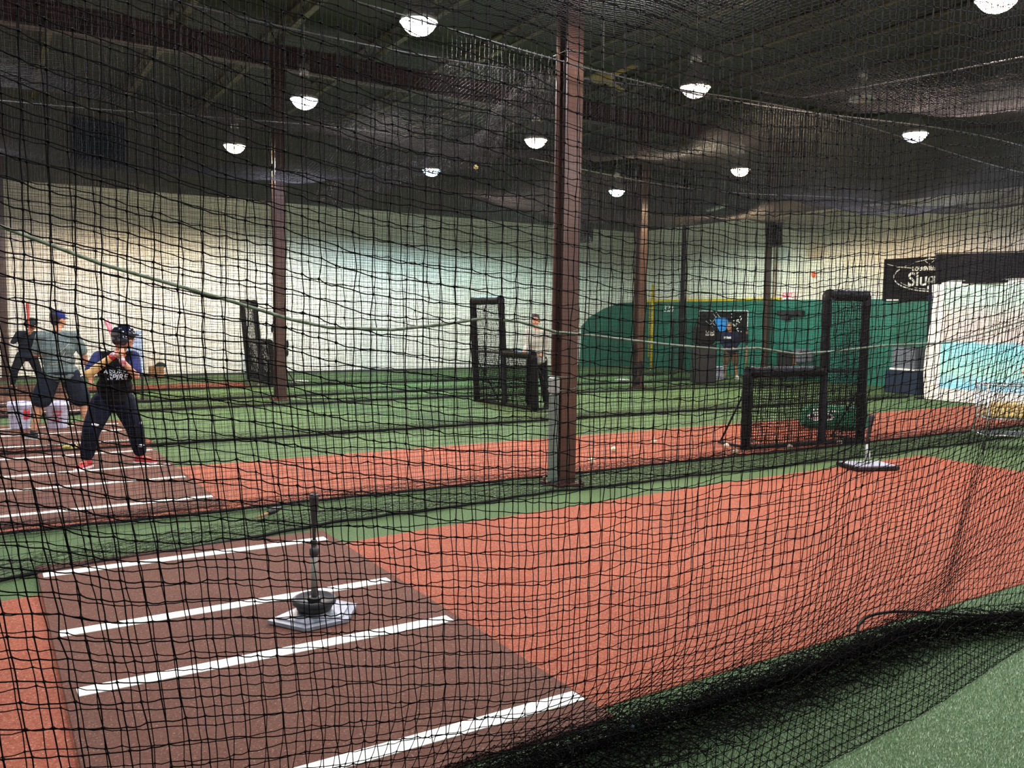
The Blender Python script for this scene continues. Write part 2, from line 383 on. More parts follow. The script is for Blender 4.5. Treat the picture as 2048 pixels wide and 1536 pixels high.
# bunched netting slung below the roof nets
def bundle(pts,rad,seed):
    pts=np.array(pts,float); n=120; u=np.linspace(0,1,n); d=np.linspace(0,1,len(pts))
    C=np.stack([np.interp(u,d,pts[:,i]) for i in range(3)],-1); C[:,2]+=.10*np.sin(u*9+seed)
    k=26; a=np.linspace(0,4*PI,k); R=rad*(.55+.45*np.abs(np.sin(7*u+seed)))[:,None]*(.5+.5*RNG.random((n,k)))
    P=np.repeat(C[:,None,:],k,1); P[...,0]+=R*np.cos(a)[None]; P[...,2]+=R*np.sin(a)[None]*1.1-.1; P[...,1]+=RNG.normal(0,.03,(n,k))
    return P
tag((lambda me:(lambda o:(COL.objects.link(o),o)[1])(bpy.data.objects.new('bunched_net',me)))(net_mesh('bunch',bundle([(5.5,7.5,4.25),(5.3,8.8,4.15),(5.7,9.9,4.05),(5.9,11.9,4.0),(5.4,15.0,3.95)],.24,1),.0018,sub=1,m=M['twine_far'])),
  'thick black roll of gathered netting slung across the cages left of the nearest brown column','netting')

# ------------------------------------------------------------------ room
def slab(name,x0,x1,y0,y1,z0,z1,m):
    b=MB(); b.box(((x0+x1)/2,(y0+y1)/2,(z0+z1)/2),(x1-x0,y1-y0,z1-z0)); return b.build(name,m)
RX0,RX1,RY0,RY1,RZ=-6.5,20.8,-5.5,24.6,7.3
struct(slab('floor',RX0-.2,RX1+.2,RY0-.2,RY1+.2,-.2,0,M['green']))
struct(slab('ceiling',RX0-.2,RX1+.2,RY0-.2,RY1+.2,RZ,RZ+.2,M['roof']))
struct(slab('wall_back',RX0,RX1,RY1,RY1+.2,0,RZ,M['wall_white']))
struct(slab('wall_right',RX1,RX1+.2,RY0,RY1+.2,0,RZ,M['wall_white2']))
struct(slab('wall_left',RX0-.2,RX0,RY0,RY1+.2,0,RZ,M['wall_white']))
struct(slab('wall_front',RX0,RX1,RY0-.2,RY0,0,RZ,M['wall_white']))
# green padding: end wall and sloped piece on the back wall
o=slab('trim_1',RX1-.09,RX1-.003,11.3,RY1-.1,0,2.36,M['greenpad']); struct(o)
b=MB(); b.poly([(18.35,0),(RX1-.1,0),(RX1-.1,2.36),(20.15,2.33),(19.45,2.12),(18.75,1.78),(18.4,1.45)],0,.08,T=Matrix.Translation((0,RY1-.005,0))@Matrix.Rotation(PI/2,4,'X')); struct(b.build('trim_2',M['greenpad']))
struct(slab('trim_3',RX1-.11,RX1-.003,17.6,RY1-.1,2.36,2.44,M['yellow']))
# dado seam at foot of the white wall
M['upper_shade']=mat('upper_wall_shade','#4a4d49',.7,col2='#555853',scale=1.5)  # darkens the upper walls by colour, for the shade above the lamps
struct(slab('trim_4',RX0+.05,RX1-.05,RY1-.02,RY1-.002,4.95,RZ,M['upper_shade'])); struct(slab('trim_5',RX1-.02,RX1-.002,RY0+.05,RY1-.05,4.95,RZ,M['upper_shade']))
struct(slab('baseboard_back',RX0+.02,18.3,RY1-.03,RY1-.002,0,.06,M['roof']))

# clay strips
def strip(x0,x1,y0,y1,label,z=.006):
    b=MB(); b.box(((x0+x1)/2,(y0+y1)/2,z/2+.0005),(x1-x0,y1-y0,z)); return tag(b.build('clay_turf_strip',M['clay']),label,'turf strip')
b=MB(); b.poly([(-5,2.82),(10.1,2.82),(10.28,6.36),(6.5,6.25),(3.0,6.02),(.05,5.69),(-5,5.3)],.0005,.0065); tag(b.build('clay_turf_strip',M['clay']),'clay-red turf lane running under the nearest tee and the right-hand tee','turf strip')
strip(-5,17.7,7.52,9.85,'clay-red turf lane in the batter\'s cage, under the large black pitching screen')
strip(-5,1.9,11.85,14.6,'clay-red turf patch under the white buckets and the man in grey')
strip(-5,5.5,20.3,21.7,'small far clay-red turf patch near the long white wall, left side')
# mats with batter lines
def mat_thing(x0,x1,y0,y1,label,lines,z=.018):
    t=thing('batting_mat',label,'mat',(0,0,0))
    b=MB(); b.box(((x0+x1)/2,(y0+y1)/2,z/2+.006),(x1-x0,y1-y0,z),bev=.004); b.build('mat_surface',M['mat'],t)
    for (a,bx,y,w) in lines:
        q=MB(); q.box(((a+bx)/2,y,z+.008),(bx-a,w,.004)); q.build('batter_line',M['white_line'],t)
    return t
mat_thing(.27,2.24,2.70,6.32,'nearest brown rubber batting mat with four white lines, under the tall tee',[(.30,2.17,6.06,.095),(.31,2.17,4.89,.095),(.32,2.18,4.08,.095),(.34,2.22,2.93,.095)])
mat_thing(-2.2,1.80,7.62,11.6,'brown rubber batting mat under the batter\'s feet, ringed by white lines',[(-2.1,1.78,8.0,.08),(-2.1,1.76,9.12,.08),(-2.1,1.76,9.94,.08),(-2.1,1.77,11.13,.08)])
mat_thing(-2.2,1.80,12.0,14.4,'brown rubber batting mat under the man in grey and the buckets',[(-2.1,1.78,12.12,.08),(-2.1,1.7,13.23,.08),(-2.1,1.75,14.02,.08)])
mat_thing(-2.2,1.8,15.9,22.6,'farthest brown rubber mat beyond the man in grey, white lines across it',[(-2.1,1.6,16.24,.08),(-2.1,1.6,17.99,.08),(-2.1,1.6,20.16,.08)])

def blades():
    N=330000
    x=RNG.uniform(1.4,7.2,N); y=RNG.uniform(.3,2.80,N); keep=(x*math.sin(.03)+y<3)&~((x<2.3)&(y>2.68)); x=x[keep];y=y[keep]; n=len(x)
    a=RNG.uniform(0,2*PI,n); h=RNG.uniform(.007,.016,n); w=.0013; ln=RNG.uniform(0,.008,n); b=a+RNG.uniform(-1,1,n)+PI/2
    v=np.zeros((n,3,3)); v[:,0]=np.stack([x-w*np.cos(a),y-w*np.sin(a),0*x],-1); v[:,1]=np.stack([x+w*np.cos(a),y+w*np.sin(a),0*x],-1); v[:,2]=np.stack([x+ln*np.cos(b),y+ln*np.sin(b),h],-1)
    me=np_mesh('turf_blades',[(v.reshape(-1,3),np.arange(3*n).reshape(-1,3))])
    m=bpy.data.materials.new('turf_fibre'); m.use_nodes=True; nt=m.node_tree; bs=nt.nodes['Principled BSDF']; bs.inputs['Roughness'].default_value=.6; bs.inputs['Specular IOR Level'].default_value=.3
    g=nt.nodes.new('ShaderNodeNewGeometry'); r=nt.nodes.new('ShaderNodeValToRGB'); e=r.color_ramp.elements
    e[0].color=lin('#55785a'); e[1].color=lin('#dbe2cc'); e[1].position=1
    for p,c in ((.45,'#86a684'),(.8,'#aac3a0')):
        k=e.new(p); k.color=lin(c)
    nt.links.new(g.outputs['Random Per Island'],r.inputs['Fac']); nt.links.new(r.outputs['Color'],bs.inputs['Base Color'])
    me.materials.append(m); o=bpy.data.objects.new('turf_blades',me); COL.objects.link(o); o['kind']='stuff'
    tag(o,'short green artificial grass fibres in the lower right foreground','grass')
blades()
# ------------------------------------------------------------------ steel
def column(x,y,label,w=.19,d=.21,h=6.5,m=None,extra=True):
    t=thing('steel_column',label,'column',(x,y,0))
    b=MB(); f=.018
    b.box((0,-d/2+f/2,h/2),(w,f,h)); b.box((0,d/2-f/2,h/2),(w,f,h)); b.box((0,0,h/2),(.014,d-2*f,h)); b.build('i_beam',m or M['brown_light'],t)
    q=MB(); q.box((0,0,.012),(w+.14,d+.12,.024)); 
    for sx in(-1,1):
        for sy in(-1,1): q.lathe([(.016,0),(.016,.05)],8,(sx*(w/2+.04),sy*(d/2+.03),.02))
    q.build('base_plate',M['brown_steel'],t)
    return t
c1=column(5.06,7.04,'nearest tall brown steel column, standing between the two netted cages',w=.19,d=.2)
b=MB(); b.box((-.135,-.02,.47),(.055,.12,.94),bev=.01); cdt=b.build('conduit',M['conduit'],c1)
b=MB(); b.box((-.135,-.02,1.03),(.06,.13,.16),bev=.008); b.build('junction_box',M['galv'],cdt)
b=MB()
for z,tl in ((.98,.03),(1.12,-.015),(1.55,.05),(4.32,.02)):
    b.tube([(-.115,-.118,z),(.11,-.118,z+tl),(.112,.12,z+tl),(-.115,.12,z),(-.115,-.118,z)],.0035,6)
b.build('tie_wire',M['rope'],c1)
c2=column(5.10,16.86,'second brown steel column, behind the batter\'s cage, left of the nearest column',w=.2,d=.22)
def wrap(t,spots,nm='net_clump'):
    b=MB()
    for (z,r,hh,dx) in spots:
        for k in range(9):
            a=random.random()*2*PI; b.ell((dx+math.cos(a)*.09,math.sin(a)*.1,z+random.uniform(-hh,hh)),(r*.6,r*.6,r*random.uniform(.8,1.8)),n=8,m=6)
    b.build(nm,M['hem'],t)
wrap(c2,[(1.05,.05,.12,.06),(1.5,.04,.1,-.06)])
c3=column(14.05,16.35,'third brown steel column, in front of the green wall, net tied round its foot',w=.2,d=.22)
wrap(c3,[(.3,.12,.25,0),(.7,.07,.25,-.05)])
column(.52,24.2,'thin brown column against the long white wall at the far left edge',w=.16,d=.16)
column(20.5,17.95,'brown column against the green end wall, left of the large pitching screen',w=.13,d=.16)
column(20.45,21.6,'dark grey post against the green wall, above the black printed banner',w=.1,d=.12,m=M['greypost'])
def girder(x0,x1,y,z0,z1,label,ax='X'):
    b=MB(); L=x1-x0; f=.025; hh=z1-z0; w=.26
    for (c,d) in (((x0+x1)/2,y,z0+f/2),(L,w,f)),(((x0+x1)/2,y,z1-f/2),(L,w,f)),(((x0+x1)/2,y,(z0+z1)/2),(L,.02,hh-2*f)): 
        b.box(c,d)
    n=int(L/1.8)
    for i in range(n): b.box((x0+.9+i*1.8,y,(z0+z1)/2),(.015,w-.02,hh-2*f))
    return tag(b.build('roof_girder',M['dark_brown']),label,'beam')
girder(-6.4,20.7,16.86,6.5,6.95,'dark brown steel girder crossing the roof above the second column')
girder(-6.4,20.7,7.04,6.5,6.95,'dark brown steel girder over the nearest column, above the frame')
jr=MB(); JL=RY1-RY0-.1; 
jr.box((0,0,.02),(.11,JL,.035)); jr.box((0,0,.30),(.11,JL,.035)); ny=int(JL/.6)
for i in range(ny):
    y=-JL/2+.3+i*.6; jr.tube([(0,y-.28,.03),(0,y,.28),(0,y+.28,.03)],.014,5)
jm=jr.mesh('joist_mesh'); jm.materials.append(M['joist'])
for i,x in enumerate([-4.5,-2.6,-.7,1.3,3.25,5.05,7.0,8.9,10.9,12.9,14.8,16.7,18.7]):
    o=bpy.data.objects.new('roof_joist',jm); COL.objects.link(o); o.location=(x,(RY0+RY1)/2,6.955); tag(o,'dark open-web steel joist running under the roof deck','beam','roof joists under the deck')
# cables
def cable(name,pts,r,label,m,cat='cable',sagm=0):
    P=[Vector(p) for p in pts]; b=MB()
    b.tube(P,r,6); return tag(b.build(name,m),label,cat)
cable('support_cable',[(8.05,7.35,4.5),(8.08,6.7,4.27),(8.3,5.5,4.25),(8.58,4.47,4.27),(8.9,3.2,4.33),(9.3,1.9,4.42)],.008,'pale steel cable stretched overhead at upper right',M['galv'])
def top_cable(x0,x1,y,z,seed,label):
    pts=[]; n=60
    for i in range(n+1):
        x=x0+(x1-x0)*i/n; pts.append((x,y,z+.12*(math.sin(.55*x+seed)-.5)+.012))
    b=MB(); b.tube(pts,.008,6)
    for i in range(n*3):   # clips that carry the net
        x=x0+(x1-x0)*i/(n*3); zz=z+.12*(math.sin(.55*x+seed)-.5)
        b.tube([(x,y,zz+.03),(x+.012,y+.01,zz-.02)],.003,4)
    return tag(b.build('support_cable',M['cable']),label,'cable')
top_cable(-1.2,13.7,6.72,4.25,1.2,'steel cable with clips carrying the net beside the nearest column')
top_cable(-1,18,7.33,4.3,3,'steel cable carrying the near net of the batter\'s cage')
top_cable(-1,18,11.45,4.25,5,'steel cable carrying the net behind the batter')
top_cable(-1.3,15,1.86,4.4,0,'steel cable carrying the nearest net, above the frame')
rope=[(-1.2,2.16,2.25),(-.5,2.14,2.05),(.05,2.13,1.88),(.24,2.13,1.81),(.50,2.13,1.74),(.67,2.12,1.69),(.77,2.12,1.67),(.95,2.12,1.665),(1.10,2.12,1.68),(1.24,2.12,1.70),(1.36,2.12,1.69),(1.49,2.12,1.66),(1.62,2.12,1.65),(1.94,2.12,1.62),(2.22,2.12,1.60),(2.38,2.12,1.605),(2.60,2.12,1.58),(2.83,2.12,1.59),(3.13,2.12,1.61),(3.58,2.12,1.62),(3.85,2.12,1.66),(4.36,2.12,1.75),(5.2,2.12,1.95),(6.4,2.12,2.3)]
b=MB(); b.tube(rope,.0042,8)
tag(b.build('lacing_rope',M['rope']),'pale green-grey rope laced across the nets at eye height, in front of the columns','rope')
b=MB(); b.ell((4.2,2.1,1.735),.017); tag(b.build('net_bead',M['black']),'small round black bead hanging on the net at the right edge','bead')
b=MB(); b.ell((2.2,2.52,.05),(.05,.035,.012),n=12,m=6); tag(b.build('cloth_scrap',M['rag']),'small teal cloth scrap lying on the heaped hem of the net','cloth')
# heap loop on the turf
b=MB(); pts=[(3.85,2.62,.015),(3.86,2.68,.05),(3.92,2.74,.09),(4.05,2.76,.12),(4.25,2.72,.12),(4.5,2.62,.09),(4.8,2.5,.06),(5.2,2.4,.04),(5.6,2.36,.03)]
for _ in range(3):
    q=[pts[0]]
    for a_,b_ in zip(pts,pts[1:]): q+=[tuple(.75*i+.25*j for i,j in zip(a_,b_)),tuple(.25*i+.75*j for i,j in zip(a_,b_))]
    pts=q+[pts[-1]]
b.tube(pts,.008,8)
tag(b.build('hem_rope',M['hem']),'black hem rope looping up from the bunched net on the right-hand turf','rope')

# ------------------------------------------------------------------ lamps
def lamp_proto():
    t=thing('high_bay_lamp','','lamp',(0,0,0))
    b=MB(); b.lathe([(.05,.34),(.07,.33),(.09,.28),(.13,.20),(.20,.06),(.225,0),(.232,0),(.206,.065),(.137,.208),(.098,.29),(.078,.345),(.05,.36)],28,capb=False,capt=True); b.build('reflector',M['lamp_body'],t)
    b=MB(); b.lathe([(.06,.36),(.085,.38),(.085,.56),(.06,.58)],20); b.build('ballast_housing',M['lamp_body'],t)
    b=MB(); b.tube([(0,0,.58),(0,0,.68)],.012,8); b.tube([(0,0,.68),(.03,0,.72),(0,0,.76),(-.02,0,.73)],.008,6); b.tube([(0,0,.74),(0,0,1.72)],.006,6); b.build('hanging_hook',M['galv'],t)
    return t
proto=lamp_proto()
def lens_mesh(col,st):
    b=MB(); b.lathe([(.0001,-.15),(.06,-.143),(.12,-.118),(.17,-.075),(.205,-.02),(.21,.02),(.2,.035),(.0001,.036)],28,capb=False,capt=False); me=b.mesh('lens_mesh'); me.materials.append(mat('lamp_glow','#ffffff',emit=col,es=st)); return me
cols={'pink':'#fff0ee','violet':'#dfe0ff','warm':'#ffdcae','pinkish':'#ffe0d8','cyan':'#bfeaff','neutral':'#fbf6ff','greencyan':'#d0f5ee','vwarm':'#ffe6c8'}
lenses={k:lens_mesh(v,26) for k,v in cols.items()}
def lum(c): return .2126*c[0]+.7152*c[1]+.0722*c[2]
POW=520
LAMPS=[(4.55,9.42,'pink','largest glowing high-bay lamp, pinkish white, near the top left of the nearest column'),
 (4.6,13.77,'violet','bluish-white high-bay lamp just right of the second column'),
 (4.62,18.3,'warm','warm high-bay lamp left of the second column'),
 (9.4,14.17,'pinkish','pinkish oval high-bay lamp left of the nearest column, halfway up the roof'),
 (9.25,18.42,'cyan','small bluish high-bay lamp below the bunched netting'),
 (9.25,9.62,'vwarm','large warm-white high-bay lamp right of the nearest column'),
 (14.8,9.6,'violet','bluish-white high-bay lamp at the upper right, with bright hook above'),
 (15.05,14.1,'warm','small warm high-bay lamp below the dark girder on the right'),
 (14.85,18.35,'greencyan','small greenish-white high-bay lamp just left of the third column'),
 (9.38,5.2,'pinkish','high-bay lamp cut off by the top right edge of the photo')]
HID='high-bay lamp lighting the hall from outside the frame'
for x,y in [(4.6,5.0),(4.6,.6),(9.4,.6),(14.8,5.2),(14.8,.6),(-.2,5.0),(-.2,9.5),(-.2,13.9),(-.2,18.3),(-.2,.6)]:
    LAMPS.append((x,y,'neutral',HID))
proto.location=(13.75,10.0,5.75); proto['label']='small unlit high-bay lamp between the two right-hand lamps'
for (x,y,ck,lb) in LAMPS:
    o=copy_tree(proto,(x,y,5.2)); o['label']=lb
    o['group']='high-bay lamps hanging from the roof'
    l=bpy.data.objects.new('lens',lenses[ck]); COL.objects.link(l); l.parent=o
    ld=bpy.data.lights.new('lamp_light','SPOT'); ld.shadow_soft_size=.14; ld.spot_size=math.radians(167); ld.spot_blend=.2; c=lin(cols[ck])[:3]; L_=lum(c); ld.color=[q/max(c) for q in c]
    ld.energy=POW/(L_/max(c))*{(4.62,18.3):2.4,(9.25,18.42):2.2,(15.05,14.1):1.9,(14.85,18.35):1.6}.get((x,y),1.0)
    lo=bpy.data.objects.new('lamp_light',ld); COL.objects.link(lo); lo.parent=o; lo.location=(0,0,-.30)
# unlit fixtures
t=thing('ceiling_fan','unlit olive ceiling fan hanging just right of the nearest column','fan',(7.69,9.88,5.15))
b=MB(); b.lathe([(.06,-.06),(.16,-.03),(.17,.04),(.08,.10),(.04,.12)],20); b.build('motor',M['fan'],t)
b=MB(); b.tube([(0,0,.1),(0,0,1.78)],.012,8); b.build('down_rod',M['galv'],t)
for k in range(3):
    b=MB(); b.box((.45,0,.0),(.6,.12,.012),bev=.004); b.box((.17,0,0),(.1,.04,.014)); b.build('blade',M['fan'],t,rz=2*PI*k/3+.5)
def fluoro(x,y,z,L,rz,label):
    t=thing('strip_light',label,'lamp',(x,y,z),rz)
    b=MB(); b.box((0,0,0),(L,.16,.06),bev=.01); b.build('housing',M['lamp_body'],t)
    b=MB(); 
    for s in(-.04,.04): b.tube([(-L/2+.03,s,-.045),(L/2-.03,s,-.045)],.016,8)
    b.build('tubes',M['white'],t)
    b=MB()
    for s in(-1,1): b.tube([(s*L*.4,0,.03),(s*L*.4,0,6.95-z)],.004,5)
    b.build('hanger',M['galv'],t)
fluoro(18.3,18.0,5.0,1.2,1.2,'unlit strip light hanging above the left end of the green wall')
for ch in list(proto.children):
    if ch.name.startswith('hanging_hook'):
        b=MB(); b.tube([(0,0,.58),(0,0,1.17)],.006,6); bpy.data.objects.remove(ch); b.build('hanging_hook',M['galv'],proto)

# ------------------------------------------------------------------ L-screens
def lscreen(label,p0,ang,W,short,Hs,Ht,r=.068,tall_first=False,lean=(0,0),mid=True):
    t=thing('pitching_screen',label,'pitching screen',(p0[0],p0[1],0),ang)
    if tall_first: xa,xb=0,W-short; xs0,xs1=W-short,W
    else: xs0,xs1=0,short; xa,xb=short,W
    def L(x,z): return (x+lean[0]*z/Ht,lean[1]*z/Ht,z)
    z0=.06
    if tall_first: out=[(W,z0),(W,Hs),(xb,Hs)]; far=0
    else: out=[(0,z0),(0,Hs),(xa,Hs)]; far=W
    # padded members
    def pad(a,b,nm,m=None,rr=None):
        q=MB(); A=Vector(L(*a));B=Vector(L(*b)); n=14; pts=[];rs=[]
        for i in range(n+1):
            pts.append(A.lerp(B,i/n)); rs.append((rr or r)*(1+random.uniform(-.08,.08)))
        q.tube(pts,rs,10); q.build(nm,m or M['black_vinyl'],t)
    inner=xb if tall_first else xa
    outer=W if tall_first else 0
    pad((outer,z0-.05),(outer,Hs),'upright'); pad((far,z0-.05),(far,Ht),'upright'); 
    pad((inner,Hs-.02),(inner,Ht),'upright')
    pad((far,Ht),(inner,Ht),'top_pad',rr=r*1.15); pad((outer,Hs),(inner,Hs),'lower_top_pad',rr=r*1.1)
    if mid:
        pad((inner,z0-.03),(inner,Hs),'inner_post',M['greypost'],r*.8)
        pad((inner,Hs),(far,Hs),'crossbar',M['greypost'],r*.35)
    pad((0,z0-.03),(W,z0-.03),'bottom_rail',rr=r*.5)
    c=.038
    def grid(x0,x1,zz0,zz1):
        xs=np.arange(x0,x1+c*.5,c); zs=np.arange(zz0,zz1+c*.5,c); X,Z=np.meshgrid(xs,zs,indexing='ij')
        return np.stack([X+lean[0]*Z/Ht+.004*np.sin(9*Z),.02+lean[1]*Z/Ht+.012*np.sin(5*X+3*Z),Z],-1)+RNG.normal(0,.003,X.shape+(3,))
    parts=[]
    for g in (grid(0,W,z0,Hs),grid(min(inner,far),max(inner,far),Hs,Ht)): parts+= [tubes_np(g,.0042),tubes_np(g.transpose(1,0,2),.0042)]
    g2=grid(0,W,z0,Hs)+np.array([.015,-.03,.01]); parts+=[tubes_np(g2,.0036),tubes_np(g2.transpose(1,0,2),.0036)]
    me=np_mesh('screen_net',parts); me.materials.append(M['twine']); o=bpy.data.objects.new('screen_net',me); COL.objects.link(o); o.parent=t
    for x in (0,W):
        q=MB(); q.tube([(x,.0,.035),(x,.55,.035)],.02,8); q.tube([(x,.52,.035),(x+lean[0]*.6,.02,Hs*.8)],.014,8); q.build('rear_foot',M['greypost'],t)
    return t
lscreen('large black L-shaped pitching screen on the clay turf at right, low side on the left',(8.56,7.77),math.atan2(-.27,2.04),2.06,1.33,1.03,2.08)
lscreen('black L-shaped pitching screen left of the nearest column, beside the standing man in dark trousers',(8.57,14.95),-PI/2+.045,2.02,1.0,1.03,2.05,tall_first=True,lean=(0,-.12))
lscreen('farthest black L-shaped pitching screen, left of the second column by the white wall',(6.0,22.5),-PI/2,2.2,1.0,1.05,2.0,tall_first=True,lean=(0,-.18))

# ------------------------------------------------------------------ tees
t=thing('batting_tee','tall black-topped batting tee standing on the grey home plate, on the nearest mat','batting tee',(1.545,4.50,.058))
b=MB(); b.lathe([(.075,0),(.095,.008),(.1,.022),(.09,.045)],32); b.lathe([(.108,.04),(.119,.042),(.121,.068),(.112,.075),(.102,.071),(.098,.055),(.04,.052)],36,capb=False,capt=True); b.lathe([(.036,.05),(.038,.072),(.028,.078)],20); b.build('round_base',M['rubber'],t)
b=MB(); b.lathe([(.0185,.08),(.0185,.34)],18); b.build('lower_tube',M['tee_tube'],t)
b=MB(); b.lathe([(.022,.31),(.0255,.315),(.0265,.35),(.020,.355),(.014,.36),(.016,.375),(.016,.395),(.012,.40)],20); b.build('locking_collar',M['rubber'],t)
b=MB(); b.lathe([(.0095,.39),(.010,.44),(.013,.48),(.02,.56),(.0235,.60),(.022,.625),(.026,.63),(.027,.652),(.02,.655),(.015,.64)],22); b.build('rubber_top',M['rubber'],t)
t=thing('home_plate','grey rubber home plate under the tall tee','home plate',(1.54,4.50,.0295),.05)
P5=[(-.225,-.13),(0,-.24),(.225,-.13),(.225,.13),(-.225,.13)]
P5=[(.0+x*math.cos(.5)-y*math.sin(.5),x*math.sin(.5)+y*math.cos(.5)) for x,y in P5]
b=MB(); b.poly(P5,0,.018); b.build('plate',M['plate_grey'],t)
b=MB(); b.poly([(x*.82,y*.82) for x,y in P5],.018,.0275); b.build('raised_pad',mat('pad_grey','#50565e',.4,col2='#90969c',scale=14),t)
t=thing('batting_tee','leaning black-topped batting tee on a rectangular grey base, right side of the clay turf','batting tee',(8.76,6.08,.0075),-.35)
b=MB(); b.box((0,0,.03),(.56,.42,.045),bev=.008); b.build('base_edge',M['black'],t)
b=MB(); b.box((0,0,.0545),(.5,.36,.004)); b.build('base_top',M['plate_steel'],t)
b=MB(); b.tube([(-.02,0,.056),(-.02,0,.30)],.014,12); b.tube([(.0,-.03,.056),(.0,-.03,.2)],.008,8); b.lathe([(.035,.056),(.035,.075),(.02,.09)],14,(-.02,0,0)); b.build('lower_tube',M['galv'],t)
b=MB(); b.tube([(-.02,0,.29),(-.018,0,.36),(.0,0,.44),(.015,0,.54),(.028,0,.60),(.03,0,.63)],[.018,.014,.02,.03,.034,.036],14); b.build('rubber_top',M['rubber'],t)

# ------------------------------------------------------------------ balls
def ball_mesh(m,name):
    b=MB(); b.ell((0,0,0),.0365,n=16,m=10); me=b.mesh(name); me.materials.append(m); return me
sm=MB(); pts=[]
for i in range(49):
    a=2*PI*i/48; x,y,z=math.cos(a)+.28*math.cos(3*a)*.0,math.sin(a),.62*math.cos(2*a); v=Vector((math.cos(a),math.sin(a),.75*math.cos(2*a))).normalized()*.0368; pts.append(v)
sm.tube(pts,.0014,5,caps=False); seam_me=sm.mesh('seam'); seam_me.materials.append(M['seam'])
bw=ball_mesh(M['ball'],'baseball'); by=ball_mesh(M['ball_y'],'softball'); bt=ball_mesh(M['ball_t'],'cage_ball')
def ball(x,y,z,label,group=None,yellow=False,seam=True,s=1):
    o=bpy.data.objects.new('softball' if yellow else 'baseball',by if yellow else bw); COL.objects.link(o); o.location=(x,y,z); o.scale=(s,)*3
    o.rotation_euler=(random.random()*3,random.random()*3,random.random()*3)
    tag(o,label,'ball',group)
    if seam:
        q=bpy.data.objects.new('seam',seam_me); COL.objects.link(q); q.parent=o
    return o
ball(6.05,7.83,.044,'ball on the clay turf nearest the right side of the nearest column')
ball(6.86,8.42,.044,'ball on the clay turf, second one right of the nearest column')
ball(7.8,8.71,.044,'ball on the clay turf, halfway between the nearest column and the large screen')
ball(8.14,7.55,.044,'ball on the clay turf at the left foot of the large screen')
ball(8.40,7.95,.044,'greyish ball tucked behind the left foot of the large screen')
ball(9.02,7.42,.06,'ball resting by the lower rail under the low side of the large screen')
ball(9.99,7.38,.06,'ball resting under the tall side of the large screen')
ball(8.51,16.1,.037,'ball lying on the green turf left of the middle pitching screen')
ball(5.61,20.25,.037,'ball lying on the green turf in front of the farthest pitching screen')
ball(19.25,21.79,.037,'tiny ball lying at the foot of the yellow foul pole')
ball(6.6,11.62,4.03,'ball stuck on the overhead net, high left of the nearest column',yellow=True)
for i,(x,y) in enumerate([(.87,11.70),(.955,11.72),(.91,11.64)]):
    ball(x,y,.037,'yellow softball behind the batter\'s left-hand foot, one of a cluster of three','cluster of softballs behind the batter',yellow=True,s=1.25)

# ------------------------------------------------------------------ buckets
def bucket_proto(label):
    t=thing('bucket',label,'bucket')
    b=MB(); b.lathe([(.125,0),(.128,.01),(.148,.33),(.156,.335),(.156,.35),(.149,.355),(.151,.385),(.146,.385),(.14,.34),(.122,.02),(.0001,.02)],32,capb=True,capt=False); b.build('pail',M['bucket'],t)
    b=MB(); b.tube([(.155*math.cos(a),-.02-.12*math.sin(a)*1.0,.34-.10*math.sin(a)) for a in [PI*i/14 for i in range(15)]],.004,6); b.build('handle',M['galv'],t)
    return t
b1=bucket_proto('white bucket with a red label, left of the man in grey'); b1.location=(.46,14.05,.024)
q=MB(); 
for i in range(6):
    a0=-1.25+i*.12; q.add([(.142*math.cos(a),.142*math.sin(a),z) for a,z in ((a0,.14),(a0+.12,.14),(a0+.12,.28),(a0,.28))],[(0,1,2,3)])
o=q.build('red_label',M['red'],b1); o.scale=(1.03,1.03,1)
b2=copy_tree(b1,(.93,13.9,.024),label='white bucket with red printed lettering, between the legs of the man in grey')
for ch in list(b2.children):
    if ch.name.startswith('red_label'): bpy.data.objects.remove(ch)
q=MB()
for r_,(zz,n) in enumerate(((.25,7),(.20,6),(.13,5))):
    for i in range(n):
        a=-1.95+i*.11; q.box((.148*math.cos(a),.148*math.sin(a),zz),(.006,.011,.028),rz=a)
q.build('red_lettering',M['red'],b2)
b3=copy_tree(b1,(18.25,17.65,0),label='white bucket beside the man in the dark hoodie, right of the black cabinet')
for ch in list(b3.children):
    if ch.name.startswith('red_label'): bpy.data.objects.remove(ch)

